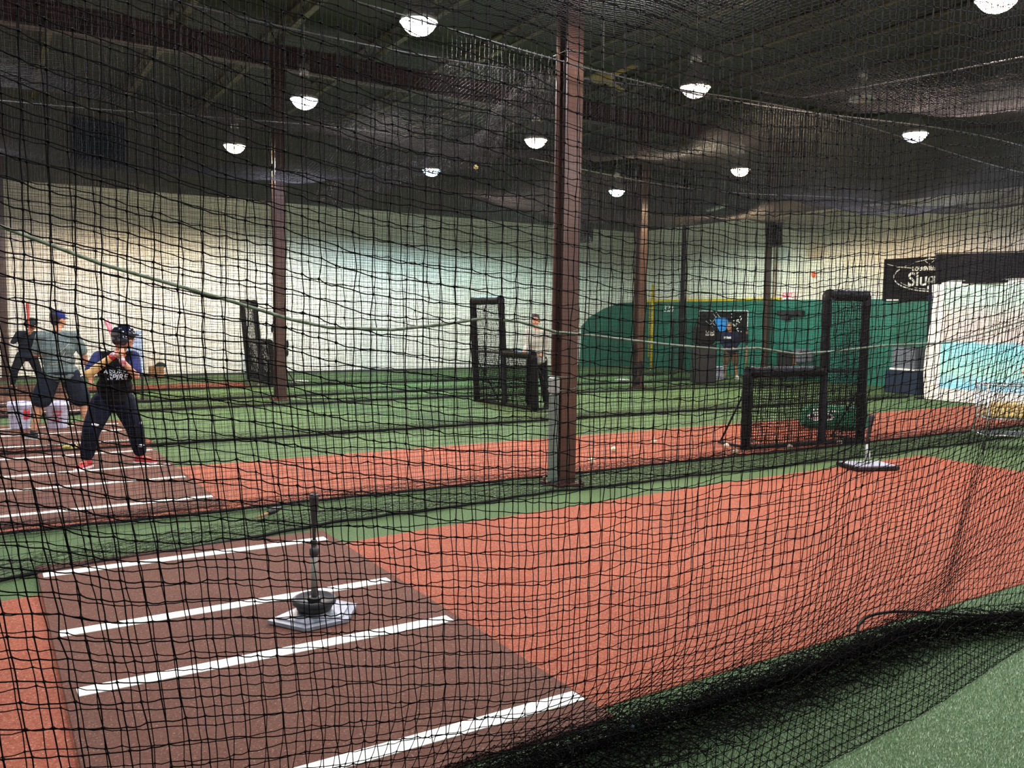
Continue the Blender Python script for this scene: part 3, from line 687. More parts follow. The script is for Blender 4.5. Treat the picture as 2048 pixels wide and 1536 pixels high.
# ------------------------------------------------------------------ people
def bake(mb,name,m,parent,vox=.008,smooth=6):
    me=mb.mesh(name); ob=bpy.data.objects.new(name,me); COL.objects.link(ob)
    r=ob.modifiers.new('r','REMESH'); r.mode='VOXEL'; r.voxel_size=vox; r.use_smooth_shade=True
    s=ob.modifiers.new('s','SMOOTH'); s.factor=.5; s.iterations=smooth
    dg=bpy.context.evaluated_depsgraph_get(); dg.update(); nm=bpy.data.meshes.new_from_object(ob.evaluated_get(dg))
    ob.modifiers.clear(); ob.data=nm; nm.materials.clear(); nm.materials.append(m); ob.parent=parent
    nm.polygons.foreach_set('use_smooth',np.ones(len(nm.polygons),bool))
    return ob
V=Vector
def hand(b,w,d,side,curl=.5,nrm=None):
    """palm + five fingers from wrist w along d; curls towards nrm"""
    w=V(w); d=V(d).normalized(); nrm=V(nrm or (0,1,0)); nrm=(nrm-d*nrm.dot(d)).normalized(); lat=d.cross(nrm).normalized()*side
    pc=w+d*.045
    b.cap(w,.024,w+d*.03,.027)
    for k in range(4):
        base=w+d*.075+lat*(.027-.018*k); b.cap(w+d*.02+lat*(.016-.011*k),.015,base,.0125)
        L=[.042,.048,.045,.035][k]
        d1=(d*math.cos(curl)+nrm*math.sin(curl)); p1=base+d1*L; d2=(d*math.cos(2*curl)+nrm*math.sin(2*curl)); p2=p1+d2*L*.75; d3=(d*math.cos(2.9*curl)+nrm*math.sin(2.9*curl))
        b.cap(base,.0105,p1,.0098,8); b.cap(p1,.0098,p2,.009,8); b.cap(p2,.009,p2+d3*L*.5,.008,8)
    tb=w+d*.03+lat*.026; td=(d*.6+lat*.75+nrm*.35*curl).normalized(); b.cap(tb,.0135,tb+td*.035,.0115,8); b.cap(tb+td*.035,.0115,tb+td*.035+(d*.8+nrm*.6).normalized()*.03,.0095,8)
def head(b,c,yaw,s=1,pitch=0):
    """face looks along -y before yaw"""
    R=Matrix.Rotation(yaw,3,'Z')@Matrix.Rotation(pitch,3,'X'); C=V(c)
    P=lambda x,y,z:C+R@(V((x,y,z))*s)
    b.ell(P(0,.012,.03),(.074*s,.092*s,.088*s),R=R); b.ell(P(0,-.018,-.03),(.062*s,.068*s,.075*s),R=R); b.ell(P(0,-.05,-.085),(.034*s,.03*s,.026*s),R=R)
    b.cap(P(0,-.078,.012),.008*s,P(0,-.102,-.018),.0125*s,8)
    for q in(-1,1): b.ell(P(q*.076,.01,-.008),(.011*s,.02*s,.032*s),R=R,n=8,m=6); b.ell(P(q*.036,-.062,-.028),(.026*s,.022*s,.024*s),R=R,n=8,m=6)
    b.cap(P(-.018,-.081,-.056),.008*s,P(.018,-.081,-.056),.008*s,8)
    return P,R
def face_bits(t,P,R,s=1):
    b=MB()
    for q in(-1,1): b.ell(P(q*.03,-.079,.008),(.012*s,.007*s,.0065*s),R=R,n=8,m=6)
    b.build('eyes',M['eye'],t)
    b=MB()
    for q in(-1,1): b.cap(P(q*.016,-.087,.026),.004*s,P(q*.046,-.078,.028),.004*s,6)
    b.build('eyebrows',M['hair'],t)
    b=MB(); b.cap(P(-.02,-.088,-.056),.0045*s,P(.02,-.088,-.056),.0045*s,6); b.build('lips',M['lip'],t)
def shoe(t,a,d,m,sole,L=.27):
    a=V(a); d=V((d[0],d[1],0)).normalized(); b=MB(); z=a.z
    yaw=math.atan2(d.y,d.x); R=Matrix.Rotation(yaw,3,'Z')
    h=V((a.x,a.y,0))+V((0,0,z))
    b.ell(h+R@V((-.02,0,.045)),(.06,.042,.05),R=R); b.ell(h+R@V((.07,0,.04)),(.09,.044,.038),R=R); b.ell(h+R@V((.145,0,.032)),(.055,.046,.028),R=R); b.cap(h+V((0,0,.05)),.042,h+V((0,0,.10)),.042)
    sh=bake(b,'shoe',m,t,.008,4)
    s=MB(); out=[(-.08,-.028),(-.05,-.042),(.03,-.036),(.12,-.05),(.18,-.036),(.2,0),(.18,.036),(.12,.05),(.03,.038),(-.05,.042),(-.08,.028)]
    s.poly(out,0,.024,T=Matrix.Translation((a.x,a.y,z))@Matrix.Rotation(yaw,4,'Z')); s.build('shoe_sole',sole,sh)
def person(label,loc,J,skin,parts,yaw=0,headyaw=0,hs=1,hpitch=0,hands=((.5,None),(.5,None)),hair=None,facebits=True,vox=.008):
    """J: joints in local metres; parts: list of clothing callables"""
    t=thing('person',label,'person',loc,yaw)
    b=MB(); g=lambda k:V(J[k])
    P,R=head(b,J['head'],headyaw,hs,hpitch)
    b.cap(g('neck'),.055,g('head')+V((0,.012,-.06)),.052)
    torso(b,J,1.0)
    for s_ in 'LR':
        b.cap(g('sh'+s_),.052,g('el'+s_),.040); b.cap(g('el'+s_),.040,g('wr'+s_),.026)
        b.cap(g('hp'+s_),.085,g('kn'+s_),.055); b.cap(g('kn'+s_),.055,g('an'+s_),.036)
        mid=g('kn'+s_).lerp(g('an'+s_),.3); b.ell(mid+V((0,.015,0)),(.05,.052,.09))
        d=g('to'+s_)-g('an'+s_); b.cap(g('an'+s_),.035,g('an'+s_)+V((0,0,-.03)),.034); b.cap(g('an'+s_)+V((0,0,-.04)),.03,g('an'+s_).lerp(g('to'+s_),.45)+V((0,0,-.015)),.024)
        hd=J.get('hd'+s_) or tuple(g('wr'+s_)-g('el'+s_)); i=0 if s_=='L' else 1
        hand(b,J['wr'+s_],hd,1 if s_=='L' else -1,hands[i][0],hands[i][1])
    bake(b,'body',skin,t,vox)
    if facebits: face_bits(t,P,R,hs)
    for f in parts: f(t,J,P,R)
    return t
def torso(b,J,k):
    p=V(J['pelvis']); c=V(J['chest']); sl=V(J['shL']); sr=V(J['shR']); yaw=math.atan2((sl-sr).y,(sl-sr).x); 
    hy=math.atan2((V(J['hpL'])-V(J['hpR'])).y,(V(J['hpL'])-V(J['hpR'])).x)
    Rc=Matrix.Rotation(yaw,3,'Z'); Rp=Matrix.Rotation(hy,3,'Z'); w=J.get('girth',1.0)*k
    hw=(sl-sr).length/2
    b.ell(p,(.165*w,.12*w,.12),R=Rp); b.ell(p.lerp(c,.45),(.15*w,.11*w,.15),R=Rc); b.ell(c,(.165*w,.12*w,.17),R=Rc); b.ell(c+V((0,0,.08)),(hw*.95,.095*w,.09),R=Rc)
    b.cap(sl,.06*k,sr,.06*k); b.cap((sl+sr)/2,.07,V(J['neck']),.055)
def shirt(m,sleeve='short',sm=None,hem=0,k=1.1,name='shirt',extra=None):
    def f(t,J,P,R):
        b=MB(); torso2(b,J,k,hem)
        for s_ in 'LR':
            b2=b if sm is None else MB()
            a=V(J['sh'+s_]); e=V(J['el'+s_]); w=V(J['wr'+s_])
            if sleeve=='short': b2.cap(a,.07,a.lerp(e,.78),.066)
            else: b2.cap(a,.068,e,.054); b2.cap(e,.054,w,.038)
            if sm is not None: bake(b2,'sleeve',sm,t,.009)
        o=bake(b,name,m,t,.009)
        if extra: extra(t,J,o)
    return f
def torso2(b,J,k,hem):
    J=dict(J); torso(b,J,k)
    p=V(J['pelvis'])
    hy=math.atan2((V(J['hpL'])-V(J['hpR'])).y,(V(J['hpL'])-V(J['hpR'])).x)
    b.ell(p+V((0,0,-hem)),(.178*J.get('girth',1)*k,.14*k,.1),R=Matrix.Rotation(hy,3,'Z'))
def trousers(m,end=.93,k=1.0,name='trousers',flare=0):
    def f(t,J,P,R):
        b=MB(); p=V(J['pelvis']); w=J.get('girth',1)
        hy=math.atan2((V(J['hpL'])-V(J['hpR'])).y,(V(J['hpL'])-V(J['hpR'])).x)
        b.ell(p+V((0,0,-.02)),(.178*w,.135*w,.125),R=Matrix.Rotation(hy,3,'Z'))
        for s_ in 'LR':
            h=V(J['hp'+s_]); kn=V(J['kn'+s_]); a=V(J['an'+s_])
            if end>.5:
                b.cap(h,.112*k,kn,.082*k); e=kn.lerp(a,(end-.5)*2); b.cap(kn,.082*k,e,(.058+flare)*k)
            else:
                e=h.lerp(kn,end*2); b.cap(h,.112*k,e,(.098+flare)*k)
        bake(b,name,m,t,.009)
    return f
def shoes(m,sole):
    def f(t,J,P,R):
        for s_ in 'LR':
            a=V(J['an'+s_]); d=V(J['to'+s_])-a; g0=J.get('ground'+s_,0)
            shoe(t,(a.x,a.y,g0),d,m,sole)
    return f
def helmet(m):
    def f(t,J,P,R):
        s=1.0; b=MB(); b.ell(P(0,.012,.045),(.108,.125,.105),R=R,n=24,m=14); b.ell(P(.09,.0,-.02),(.026,.055,.06),R=R); b.ell(P(-.09,.0,-.02),(.026,.055,.06),R=R); b.ell(P(0,.08,-.01),(.08,.05,.07),R=R)
        for q in range(-4,5):
            a=q*.17; b.cap(P(math.sin(a)*.085,-.06,.045),.016,P(math.sin(a)*.105,-.105-.065*math.cos(a*1.2),.032),.009,8)
        hm=bake(b,'helmet',m,t,.006,3)
        q=MB()
        for k in (-1,1):
            for i in range(3): q.ell(P(k*.03*i if i else 0,-.03+.03*i,.148-.004*i),(.009,.015,.004),R=R,n=8,m=6)
        q.build('helmet_vents',M['black'],hm)
    return f
def cap_hat(m,m2=None,back=False):
    def f(t,J,P,R):
        b=MB(); b.ell(P(0,.012,.058),(.088,.102,.078),R=R,n=20,m=12)
        cc=bake(b,'cap_crown',m,t,.006,2)
        q=MB(); pts=[]
        for i in range(-5,6):
            a=i*.2; q.cap(P(math.sin(a)*.066,-.055-.02*math.cos(a),.035),.006,P(math.sin(a)*.078,-.085-.075*math.cos(a*1.1),.018),.005,6)
        bake(q,'cap_peak',m2 or m,cc,.005,1)
    return f
def hairdo(m,long=False):
    def f(t,J,P,R):
        b=MB(); b.ell(P(0,.024,.05),(.082,.094,.082),R=R,n=20,m=12); b.ell(P(0,.06,-.01),(.068,.05,.06),R=R)
        for k in range(26):
            a=random.uniform(0,2*PI); b.ell(P(.05*math.cos(a),.02+.06*math.sin(a),.105+random.uniform(-.01,.02)),(.02,.02,.016),R=R,n=6,m=5)
        bake(b,'hair',m,t,.006,2)
    return f
def gloves(m,keys='LR'):
    def f(t,J,P,R):
        for s_ in keys:
            b=MB(); w=V(J['wr'+s_]); hd=V(J.get('hd'+s_) or (V(J['wr'+s_])-V(J['el'+s_]))).normalized()
            b.cap(w-hd*.03,.033,w+hd*.02,.034); b.ell(w+hd*.055,(.036,.036,.036)); 
            for k in range(4): b.cap(w+hd*(.045+.006*k)+V((0,-.03,-.022+.016*k)),.0125,w+hd*(.07)+V((.012,-.036,-.024+.017*k)),.012,8)
            b.cap(w+hd*.03,.015,w+hd*.06+V((.0,.0,.035)),.012,8)
            bake(b,'batting_glove',m,t,.006,2)
    return f
def forearm(m,keys,k=.043):
    def f(t,J,P,R):
        for s_ in keys:
            b=MB(); b.cap(V(J['sh'+s_]).lerp(V(J['el'+s_]),.7),k*1.1,V(J['el'+s_]),k*1.05); b.cap(V(J['el'+s_]),k*1.05,V(J['el'+s_]).lerp(V(J['wr'+s_]),.9),k*.75); bake(b,'arm_sleeve',m,t,.008)
    return f
def wrist(m,keys):
    def f(t,J,P,R):
        for s_ in keys:
            w=V(J['wr'+s_]); e=V(J['el'+s_]); d=(e-w).normalized(); b=MB(); b.tube([w+d*.01,w+d*.06],[.035,.036],14); b.build('wristband',m,t)
    return f
def stamp(txts,m,name='shirt_print'):
    """lettering wrapped onto the cloth by projection along local +y"""
    def ex(t,J,o):
        bv=BVHTree.FromPolygons([v.co for v in o.data.vertices],[p.vertices[:] for p in o.data.polygons])
        for (tx,size,x,z,shr,sgn,bd,nm) in txts:
            T=Matrix.Translation((x,0,z))@(Matrix.Rotation(PI/2,4,'X') if sgn<0 else Matrix.Rotation(PI,4,'Z')@Matrix.Rotation(PI/2,4,'X'))
            ob=text_mesh(tx,size,T,nm,m,t,ext=0,shear=shr,bold=bd)
            for v in ob.data.vertices:
                h=bv.ray_cast(V((v.co.x,sgn*2.0,v.co.z)),V((0,-sgn,0)))
                if h[0] is not None: v.co.y=h[0].y+sgn*.004
                else: v.co.y=sgn*.1
    return ex
# batter
mz=.024
JB=dict(head=(.155,-.02,1.405),neck=(.10,.0,1.25),chest=(.07,.0,1.06),pelvis=(.035,.05,.735),girth=1.12,
 shR=(-.10,.02,1.20),shL=(.245,.02,1.20),elR=(-.21,-.10,1.03),elL=(.235,-.22,1.00),wrR=(.035,-.20,1.235),wrL=(.10,-.24,1.165),
 hdR=(.9,-.2,.5),hdL=(-.35,.1,.9),hpR=(-.065,.05,.70),hpL=(.14,.05,.70),knR=(-.20,-.08,.42),knL=(.235,-.04,.42),anR=(-.245,-.0,.11),anL=(.30,.03,.11),toR=(-.36,-.14,.03),toL=(.44,-.10,.03),groundR=0,groundL=0)
ex=stamp([('ASSUMPT',.062,.055,1.045,.15,-1,.001,'shirt_print'),('SPIRE',.085,.06,.985,.25,-1,.002,'shirt_print'),('ATHLETICS'[:0]+'* * *',.03,.06,1.085,0,-1,.001,'shirt_print'),],mat('shirt_white','#cfe0ee',.6))
def leg_print(t,J,P,R):
    b=MB()
    for (x,z,w,h) in ((-.17,.485,.09,.05),(.285,.47,.03,.05),(.29,.22,.07,.03)):
        k=J['knR'] if x<0 else J['knL']
        b.ell((x,-.135 if x<0 else -.09,z),(w/2,.03,h/2),n=10,m=6)
    b.build('trouser_print',M['cap_white'],t)
bat=person('batter in black helmet, navy top and trousers with red shoes, holding a bat, facing right',(1.19,10.12,mz),JB,M['skin'],
 [shirt(M['blackshirt'],'short',M['navysleeve'],hem=.02,k=1.1,extra=ex),trousers(M['navy_l'],.93,1.16,flare=.004),shoes(M['redshoe'],M['sole']),helmet(M['helmet']),forearm(M['tan_sleeve'],'R',.047),gloves(M['glove_w']),wrist(M['red'],'R'),leg_print],headyaw=PI/2-.35,hands=((1.1,(0,-1,0)),(1.1,(0,-1,0))))
bb=MB(); h0=V((.115,-.235,1.13)); h1=V((.04,.46,1.60)); d=(h1-h0)
bb.tube([h0-d*.02,h0,h0+d*.01,h0+d*.35,h0+d*.55,h0+d*.7,h0+d*.97,h0+d*1.0],[.02,.022,.012,.013,.019,.028,.032,.022],16)
o=bb.build('baseball_bat',M['bat']); o.location=(1.19,10.12,mz); tag(o,'pink bat held up behind the helmet by the batter','bat')
# man in grey tee seen from behind (faces +y)
JM=dict(head=(.0,.02,1.575),neck=(-.02,.0,1.44),chest=(-.02,0,1.20),pelvis=(.0,.0,.90),girth=1.2,
 shL=(-.21,0,1.36),shR=(.19,0,1.36),elL=(-.27,.13,1.12),elR=(.30,.02,1.10),wrL=(-.12,.30,1.08),wrR=(.35,.06,.87),
 hpL=(-.10,0,.86),hpR=(.11,0,.86),knL=(-.24,.05,.47),knR=(.26,.04,.47),anL=(-.33,.0,.10),anR=(.33,.0,.10),toL=(-.42,.16,.03),toR=(.42,.16,.03))
def tee_arc(t,J,o):
    bv=BVHTree.FromPolygons([v.co for v in o.data.vertices],[p.vertices[:] for p in o.data.polygons]); b=MB()
    for (x0,z0,x1,z1,bend) in ((-.15,1.12,.12,1.28,-.05),(-.12,1.00,.06,1.16,-.06),(-.12,.99,.17,1.10,-.03)):
        pts=[]
        for i in range(13):
            f=i/12; x=x0+(x1-x0)*f; z=z0+(z1-z0)*f+bend*math.sin(PI*f); h=bv.ray_cast(V((x,-2,z)),V((0,1,0)))
            if h[0]: pts.append((x,h[0].y-.002,z))
        if len(pts)>2: b.tube(pts,.005,5)
    b.build('back_print',M['palegrey'],t)
def side_print(t,J,P,R):
    b=MB()
    for i in range(7): b.ell((.235+.012*i*.7,-.03,.82-.05*i),(.016,.03,.018),n=8,m=6)
    b.build('shorts_stripe',M['cap_white'],t)
person('man in grey tee, dark shorts and blue cap, seen from behind beside the buckets',(.90,12.78,mz),JM,M['skin'],
 [shirt(M['grey_tee'],'short',hem=.06,k=1.12,extra=tee_arc),trousers(M['charcoal'],.42,1.12,'shorts',flare=.02),shoes(M['black'],M['sole']),cap_hat(M['capblue'],M['capblue']),hairdo(M['hair']),side_print],headyaw=PI/2+.7,hands=((.5,(0,1,0)),(.35,(0,-1,0))),facebits=True)
# far batter at the left
JF=dict(JB); 
person('distant batter in dark cap and dark trousers, half hidden behind the man in grey',(.83,21.3,mz),JF,M['skin_d'],
 [shirt(M['charcoal'],'long',hem=.02,k=1.1),trousers(M['darkpants'],.93),shoes(M['black'],M['sole']),helmet(M['cap_dark']),forearm(M['darkpants'],'R',.05)],headyaw=PI/2-.35,hands=((1.1,(0,-1,0)),(1.1,(0,-1,0))),vox=.012)
bb=MB(); bb.tube([(.10,-.22,1.15),(.10,-.2,1.25),(.09,-.1,1.5),(.08,-.03,1.8),(.08,-.03,1.9)],[.02,.013,.02,.032,.03],14); o=bb.build('baseball_bat',M['seam']); o.location=(.83,21.3,mz); tag(o,'reddish bat held upright by the distant batter at far left','bat')
# man by screen
JS=dict(head=(-.02,-.02,1.66),neck=(0,.01,1.52),chest=(.0,.0,1.27),pelvis=(.03,.02,.96),girth=1.0,
 shR=(-.17,-.02,1.44),shL=(.18,.03,1.44),elR=(-.20,-.12,1.17),elL=(.22,.03,1.16),wrR=(-.25,-.28,1.10),wrL=(.10,-.13,1.04),
 hpR=(-.07,.02,.92),hpL=(.12,.02,.92),knR=(-.10,-.03,.50),knL=(.17,.05,.51),anR=(-.12,.02,.10),anL=(.24,.14,.10),toR=(-.16,-.14,.03),toL=(.30,.0,.03))
person('man in pale grey long-sleeved shirt and dark trousers, standing by the middle pitching screen',(8.93,13.35,0),JS,M['skin'],
 [shirt(M['palegrey'],'long',hem=.04,k=1.1),trousers(M['darkpants'],.96,.98,flare=.012),shoes(M['black'],M['black']),hairdo(M['hair'])],yaw=-.45,headyaw=-.15,hands=((.5,(0,-1,0)),(.5,(0,-1,0))))
# coach in hoodie
JC=dict(JS); JC.update(head=(-.03,-.06,1.54),neck=(0,-.01,1.41),chest=(.02,0,1.17),pelvis=(.04,.05,.88),girth=1.18,shR=(-.18,-.02,1.33),shL=(.19,.03,1.33),elR=(-.22,-.10,1.07),elL=(.24,.0,1.06),wrR=(-.14,-.24,.92),wrL=(.12,-.20,.93),hpR=(-.07,.04,.84),hpL=(.14,.04,.84),knR=(-.1,-.02,.47),knL=(.18,.0,.47))
person('man in navy hoodie and brown shorts, standing between the black cabinet and the printed banner',(18.75,17.75,0),JC,M['skin'],
 [shirt(M['navy'],'long',hem=.06,k=1.15,name='hoodie',extra=stamp([('SPIRES',.075,-.08,1.22,0,-1,.003,'hoodie_print')],M['white'])),trousers(M['khaki'],.46,1.05,'shorts'),shoes(M['sole'],M['sole']),hairdo(M['hair_g'])],yaw=-.75,headyaw=-.2,hands=((.6,(0,-1,0)),(.6,(0,-1,0))),vox=.011)
# person at the right edge
JE=dict(JS)
person('person in a purple top, cut off by the right edge behind the cart',(13.32,6.42,0),JE,M['skin'],
 [shirt(M['purple'],'short',hem=.04,k=1.1),trousers(M['darkpants'],.95),shoes(M['black'],M['sole']),cap_hat(M['maroon'])],yaw=-.9,headyaw=.1,vox=.01)

# ------------------------------------------------------------------ end-wall furniture
def wallT(y,z,x=RX1-.1): # local x -> -Y, local y -> +Z, normal -> -X
    return Matrix(((0,0,-1,x),(-1,0,0,y),(0,1,0,z),(0,0,0,1)))
t=thing('foul_pole','yellow foul pole standing in the corner against the green wall','pole',(20.62,23.3,0))
b=MB(); b.tube([(0,0,0),(0,0,2.98)],.05,14); b.build('pole',M['pole_yellow'],t)
b=MB(); 
for i in range(30): b.box((-.012,.09,.35+i*.085),(.01,.12,.01))
b.box((-.012,.15,1.62),(.012,.012,2.5)); b.build('pole_screen',M['pole_yellow'],t)
t=thing('distance_sign','white distance number on the green wall, right of the yellow foul pole','sign',(0,0,0))
text_mesh('328',.34,wallT(22.55,2.12,RX1-.094),'numerals',M['white'],t,ext=.003,bold=.006)
# large black banner
t=thing('sponsor_banner','large black banner with a white oval logo, high on the end wall at right','banner',(0,0,0))
b=MB(); b.box((RX1-.125,12.75,2.86),(.02,2.75,1.12)); t=b.build('banner_sheet',M['black_matte'],t)
T=wallT(12.63,2.93,RX1-.138)
text_mesh('Slugger',.50,wallT(12.72,2.84,RX1-.138),'banner_lettering',M['white'],t,bold=.006,sx=.95)
text_mesh('LOUISVILLE',.15,wallT(12.95,3.12,RX1-.138),'banner_lettering',M['white'],t,bold=.004,sx=.92)
b=MB()
for (ra,rb,a0,a1,w) in ((1.18,.40,150,390,.016),(1.08,.345,205,335,.008)):
    pts=[T@V((ra*math.cos(math.radians(a)),rb*math.sin(math.radians(a)),0)) for a in np.linspace(a0,a1,50)]; b.tube(pts,w,6)
pts=[T@V((x,.30+.16*math.sin((x+1.0)/2.6*PI)*1-.0,0)) for x in np.linspace(-1.3,1.2,30)]
b.tube([T@V((-1.42,.36,0)),T@V((-1.1,.27,0)),T@V((-.7,.22,0)),T@V((.3,.18,0))],[.003,.014,.012,.005],6)
b.tube([T@V((-.95,.25,0)),T@V((-.6,.36,0)),T@V((-.2,.43,0)),T@V((.3,.45,0))],[.005,.012,.012,.008],6)
b.tube([T@V((-.35,.40,0)),T@V((-.2,.30,0)),T@V((-.05,.40,0)),T@V((-.2,.46,0)),T@V((-.35,.40,0))],.010,6)
b.build('logo_oval',M['white'],t)
b=MB(); b.box((RX1-.139,13.82,2.325),(.006,.38,.035)); b.box((RX1-.139,12.62,2.36),(.006,.12,.05)); b.build('small_print',M['white'],t)
b=MB(); b.box((RX1-.139,12.76,2.37),(.007,.14,.07)); b.build('small_print_blue',M['capblue'],t)
# black printed banner with blue patch
t=thing('printed_banner','black printed banner with white border and blue patch on the green wall','banner',(0,0,0))
y0,y1,z0,z1=18.84,21.0,1.05,2.04; X=RX1-.115
b=MB(); b.box((X,(y0+y1)/2,(z0+z1)/2),(.02,y1-y0,z1-z0)); t=b.build('banner_sheet',M['black_matte'],t)
b=MB(); b.box((X-.012,(y0+y1)/2,z1),(.01,y1-y0,.03)); b.box((X-.012,y0,(z0+z1)/2),(.01,.03,z1-z0)); b.box((X-.012,y1,(z0+z1)/2),(.01,.02,z1-z0)); b.build('white_border',M['white'],t)
b=MB(); b.poly([(-.25,.18),(.0,.22),(.32,.18),(.42,.0),(.3,-.2),(.05,-.28),(-.1,-.1)],0,.006,T=wallT(20.05,1.62,X-.012)); b.build('blue_patch',M['blue'],t)
b=MB()
for k in range(16):
    x=random.uniform(.5,.95); z=random.uniform(-.25,.35); b.box((0,0,0),(.11*random.random()+.03,.03,.006),T=wallT(20.05-x,1.62+z,X-.012)@Matrix.Rotation(random.uniform(-1.2,1.2),4,'Z'))
for k in range(5):
    b.box((0,0,0),(.4,.012,.006),T=wallT(20.5-.1*k,1.6+.07*k,X-.012)@Matrix.Rotation(random.uniform(-.8,.8),4,'Z'))
b.build('white_scribbles',M['white'],t)
# exit sign, wall heater bar, alarm
t=thing('exit_sign','small white exit sign with red letters on the end wall above the green padding','sign',(0,0,0))
b=MB(); b.box((RX1-.11,17.3,2.50),(.06,.42,.26),bev=.01); b.build('sign_box',mat('exit_white','#f0e6e2',.5,emit='#ffd8d8',es=.25),t)
text_mesh('EXIT',.19,wallT(17.3,2.50,RX1-.143),'exit_letters',mat('exit_red','#e02848',.5,emit='#ff3050',es=.5),t,bold=.004)
t=thing('wall_rack','dark horizontal rack mounted on the green wall left of the large pitching screen','rack',(0,0,0))
b=MB(); b.box((RX1-.17,17.15,1.97),(.14,.95,.17),bev=.02); b.build('rack_body',M['black'],t)
b=MB(); b.box((RX1-.17,17.3,1.83),(.1,.25,.14)); b.build('rack_bracket',M['black'],t)
t=thing('alarm_beacon','small orange alarm beacon high on the white end wall','beacon',(RX1-.06,16.45,3.10))
b=MB(); b.ell((0,0,0),(.06,.07,.09)); b.build('beacon_lens',mat('orange_beacon','#d8582a',.4,emit='#ff5a20',es=.3),t)
b=MB(); b.box((.035,0,0),(.04,.16,.2)); b.build('beacon_base',M['white'],t)
# speakers
def speaker(x,y,z,s,rz,label):
    t=thing('loudspeaker',label,'loudspeaker',(x,y,z),rz)
    b=MB(); b.box((0,0,0),(.36*s,.34*s,.6*s),bev=.02); b.build('cabinet',M['speaker'],t)
    b=MB(); b.box((0,-.172*s,0),(.31*s,.012,.54*s)); b.build('grille',M['black_matte'],t)
    b=MB(); b.tube([(0,.0,.3*s),(0,0,.3*s+.06),(0,0,6.95-z)],.012,6); b.build('bracket',M['black'],t)
speaker(19.5,16.85,4.2,1.05,-.9,'black loudspeaker hung high before the end wall, upper right')
speaker(17.9,23.9,4.85,1.6,-.4,'large dark loudspeaker hung high just right of the nearest column')
t=thing('dark_banner','dark rectangular banner hung high on the long white wall at upper left','banner',(0,0,0))
b=MB(); b.box((2.75,RY1-.05,6.05),(1.25,.03,1.2)); b.build('banner_sheet',M['dkblue'],t)
b=MB(); b.box((2.3,RY1-.07,5.6),(.12,.01,.3)); b.box((3.0,RY1-.07,6.3),(.3,.01,.06)); b.build('banner_print',M['greypost'],t)
# projection screen and valance
t=thing('projection_screen','pale hanging screen with a green and cyan projected picture, right edge','screen',(18.0,0,0))
n=60; ys=np.linspace(4.6,11.15,n); zs=np.linspace(.02,2.62,16); b=MB(); vs=[];fs=[]
for i,y in enumerate(ys):
    for j,z in enumerate(zs): vs.append((.04*math.sin(y*4)+.02*math.sin(y*9+z),y+(.06*math.sin(z*2.2) if i==n-1 else 0)*1.0,z))
for i in range(n-1):
    for j in range(15): a=i*16+j; fs.append((a,a+1,a+17,a+16))
b.add(vs,fs,True); sc=b.build('screen_cloth',M['wall_white2'],t)
def screen_mat():
    m=bpy.data.materials.new('projected_picture'); m.use_nodes=True; nt=m.node_tree; bs=nt.nodes['Principled BSDF']
    tc=nt.nodes.new('ShaderNodeTexCoord'); sp=nt.nodes.new('ShaderNodeSeparateXYZ'); nt.links.new(tc.outputs['Object'],sp.inputs[0])
    no=nt.nodes.new('ShaderNodeTexNoise'); no.inputs['Scale'].default_value=1.6; no.inputs['Detail'].default_value=4; nt.links.new(tc.outputs['Object'],no.inputs['Vector'])
    mm=nt.nodes.new('ShaderNodeMath'); mm.operation='MULTIPLY_ADD'; nt.links.new(no.outputs['Fac'],mm.inputs[0]); mm.inputs[1].default_value=.35; nt.links.new(sp.outputs['Z'],mm.inputs[2])
    mr=nt.nodes.new('ShaderNodeMapRange'); mr.inputs['From Min'].default_value=.3; mr.inputs['From Max'].default_value=2.75; nt.links.new(mm.outputs[0],mr.inputs['Value'])
    r=nt.nodes.new('ShaderNodeValToRGB'); e=r.color_ramp.elements; e[0].position=0; e[0].color=lin('#bfe6ee'); e[1].position=1; e[1].color=lin('#b8d8c0')
    for p,c in ((.10,'#86cfe6'),(.22,'#a2dcc6'),(.38,'#8cd8d4'),(.47,'#88d6de'),(.50,'#c8beb2'),(.72,'#c4beb0'),(.86,'#b4d2bc')):
        k=e.new(p); k.color=lin(c)
    nt.links.new(mr.outputs[0],r.inputs['Fac']); nt.links.new(r.outputs['Color'],bs.inputs['Base Color']); nt.links.new(r.outputs['Color'],bs.inputs['Emission Color']); bs.inputs['Emission Strength'].default_value=.15
    bs.inputs['Roughness'].default_value=.8; return m
b=MB(); vs=[];fs=[]; ys=np.linspace(5.0,10.78,50); zs=np.linspace(.30,2.56,12)
for y in ys:
    for z in zs: vs.append((.04*math.sin(y*4)+.02*math.sin(y*9+z)-.008,y,z))
for i in range(49):
    for j in range(11): a=i*12+j; fs.append((a,a+1,a+13,a+12))
b.add(vs,fs,True); b.build('projected_picture',screen_mat(),t)
b=MB(); b.tube([(0,4.5,2.64),(0,11.25,2.64)],.02,8); b.build('hanging_rail',M['galv'],t)
t=thing('black_valance','black tarpaulin hanging above the projection screen','tarpaulin',(17.97,0,0))
b=MB(); ys=np.linspace(4.6,11.0,40); vs=[];fs=[]
for y in ys:
    for z in (2.58,2.8,3.0,3.0+.22*((y-4.6)/6.4)): vs.append((.03*math.sin(y*5+z*2),y,z+(.02 if z>2.9 else 0)))
for i in range(39):
    for j in range(3): a=i*4+j; fs.append((a,a+1,a+5,a+4))
b.add(vs,fs,True); b.build('tarpaulin_sheet',M['black_matte'],t)
b=MB(); b.tube([(0,4.5,3.03),(0,11.05,3.26)],.012,6); 
for yy in (5,8,11): b.tube([(0,yy,3.0+.2*(yy-4.6)/6.4),(0,yy,7.3)],.005,5)
b.build('tarpaulin_cable',M['hem'],t)
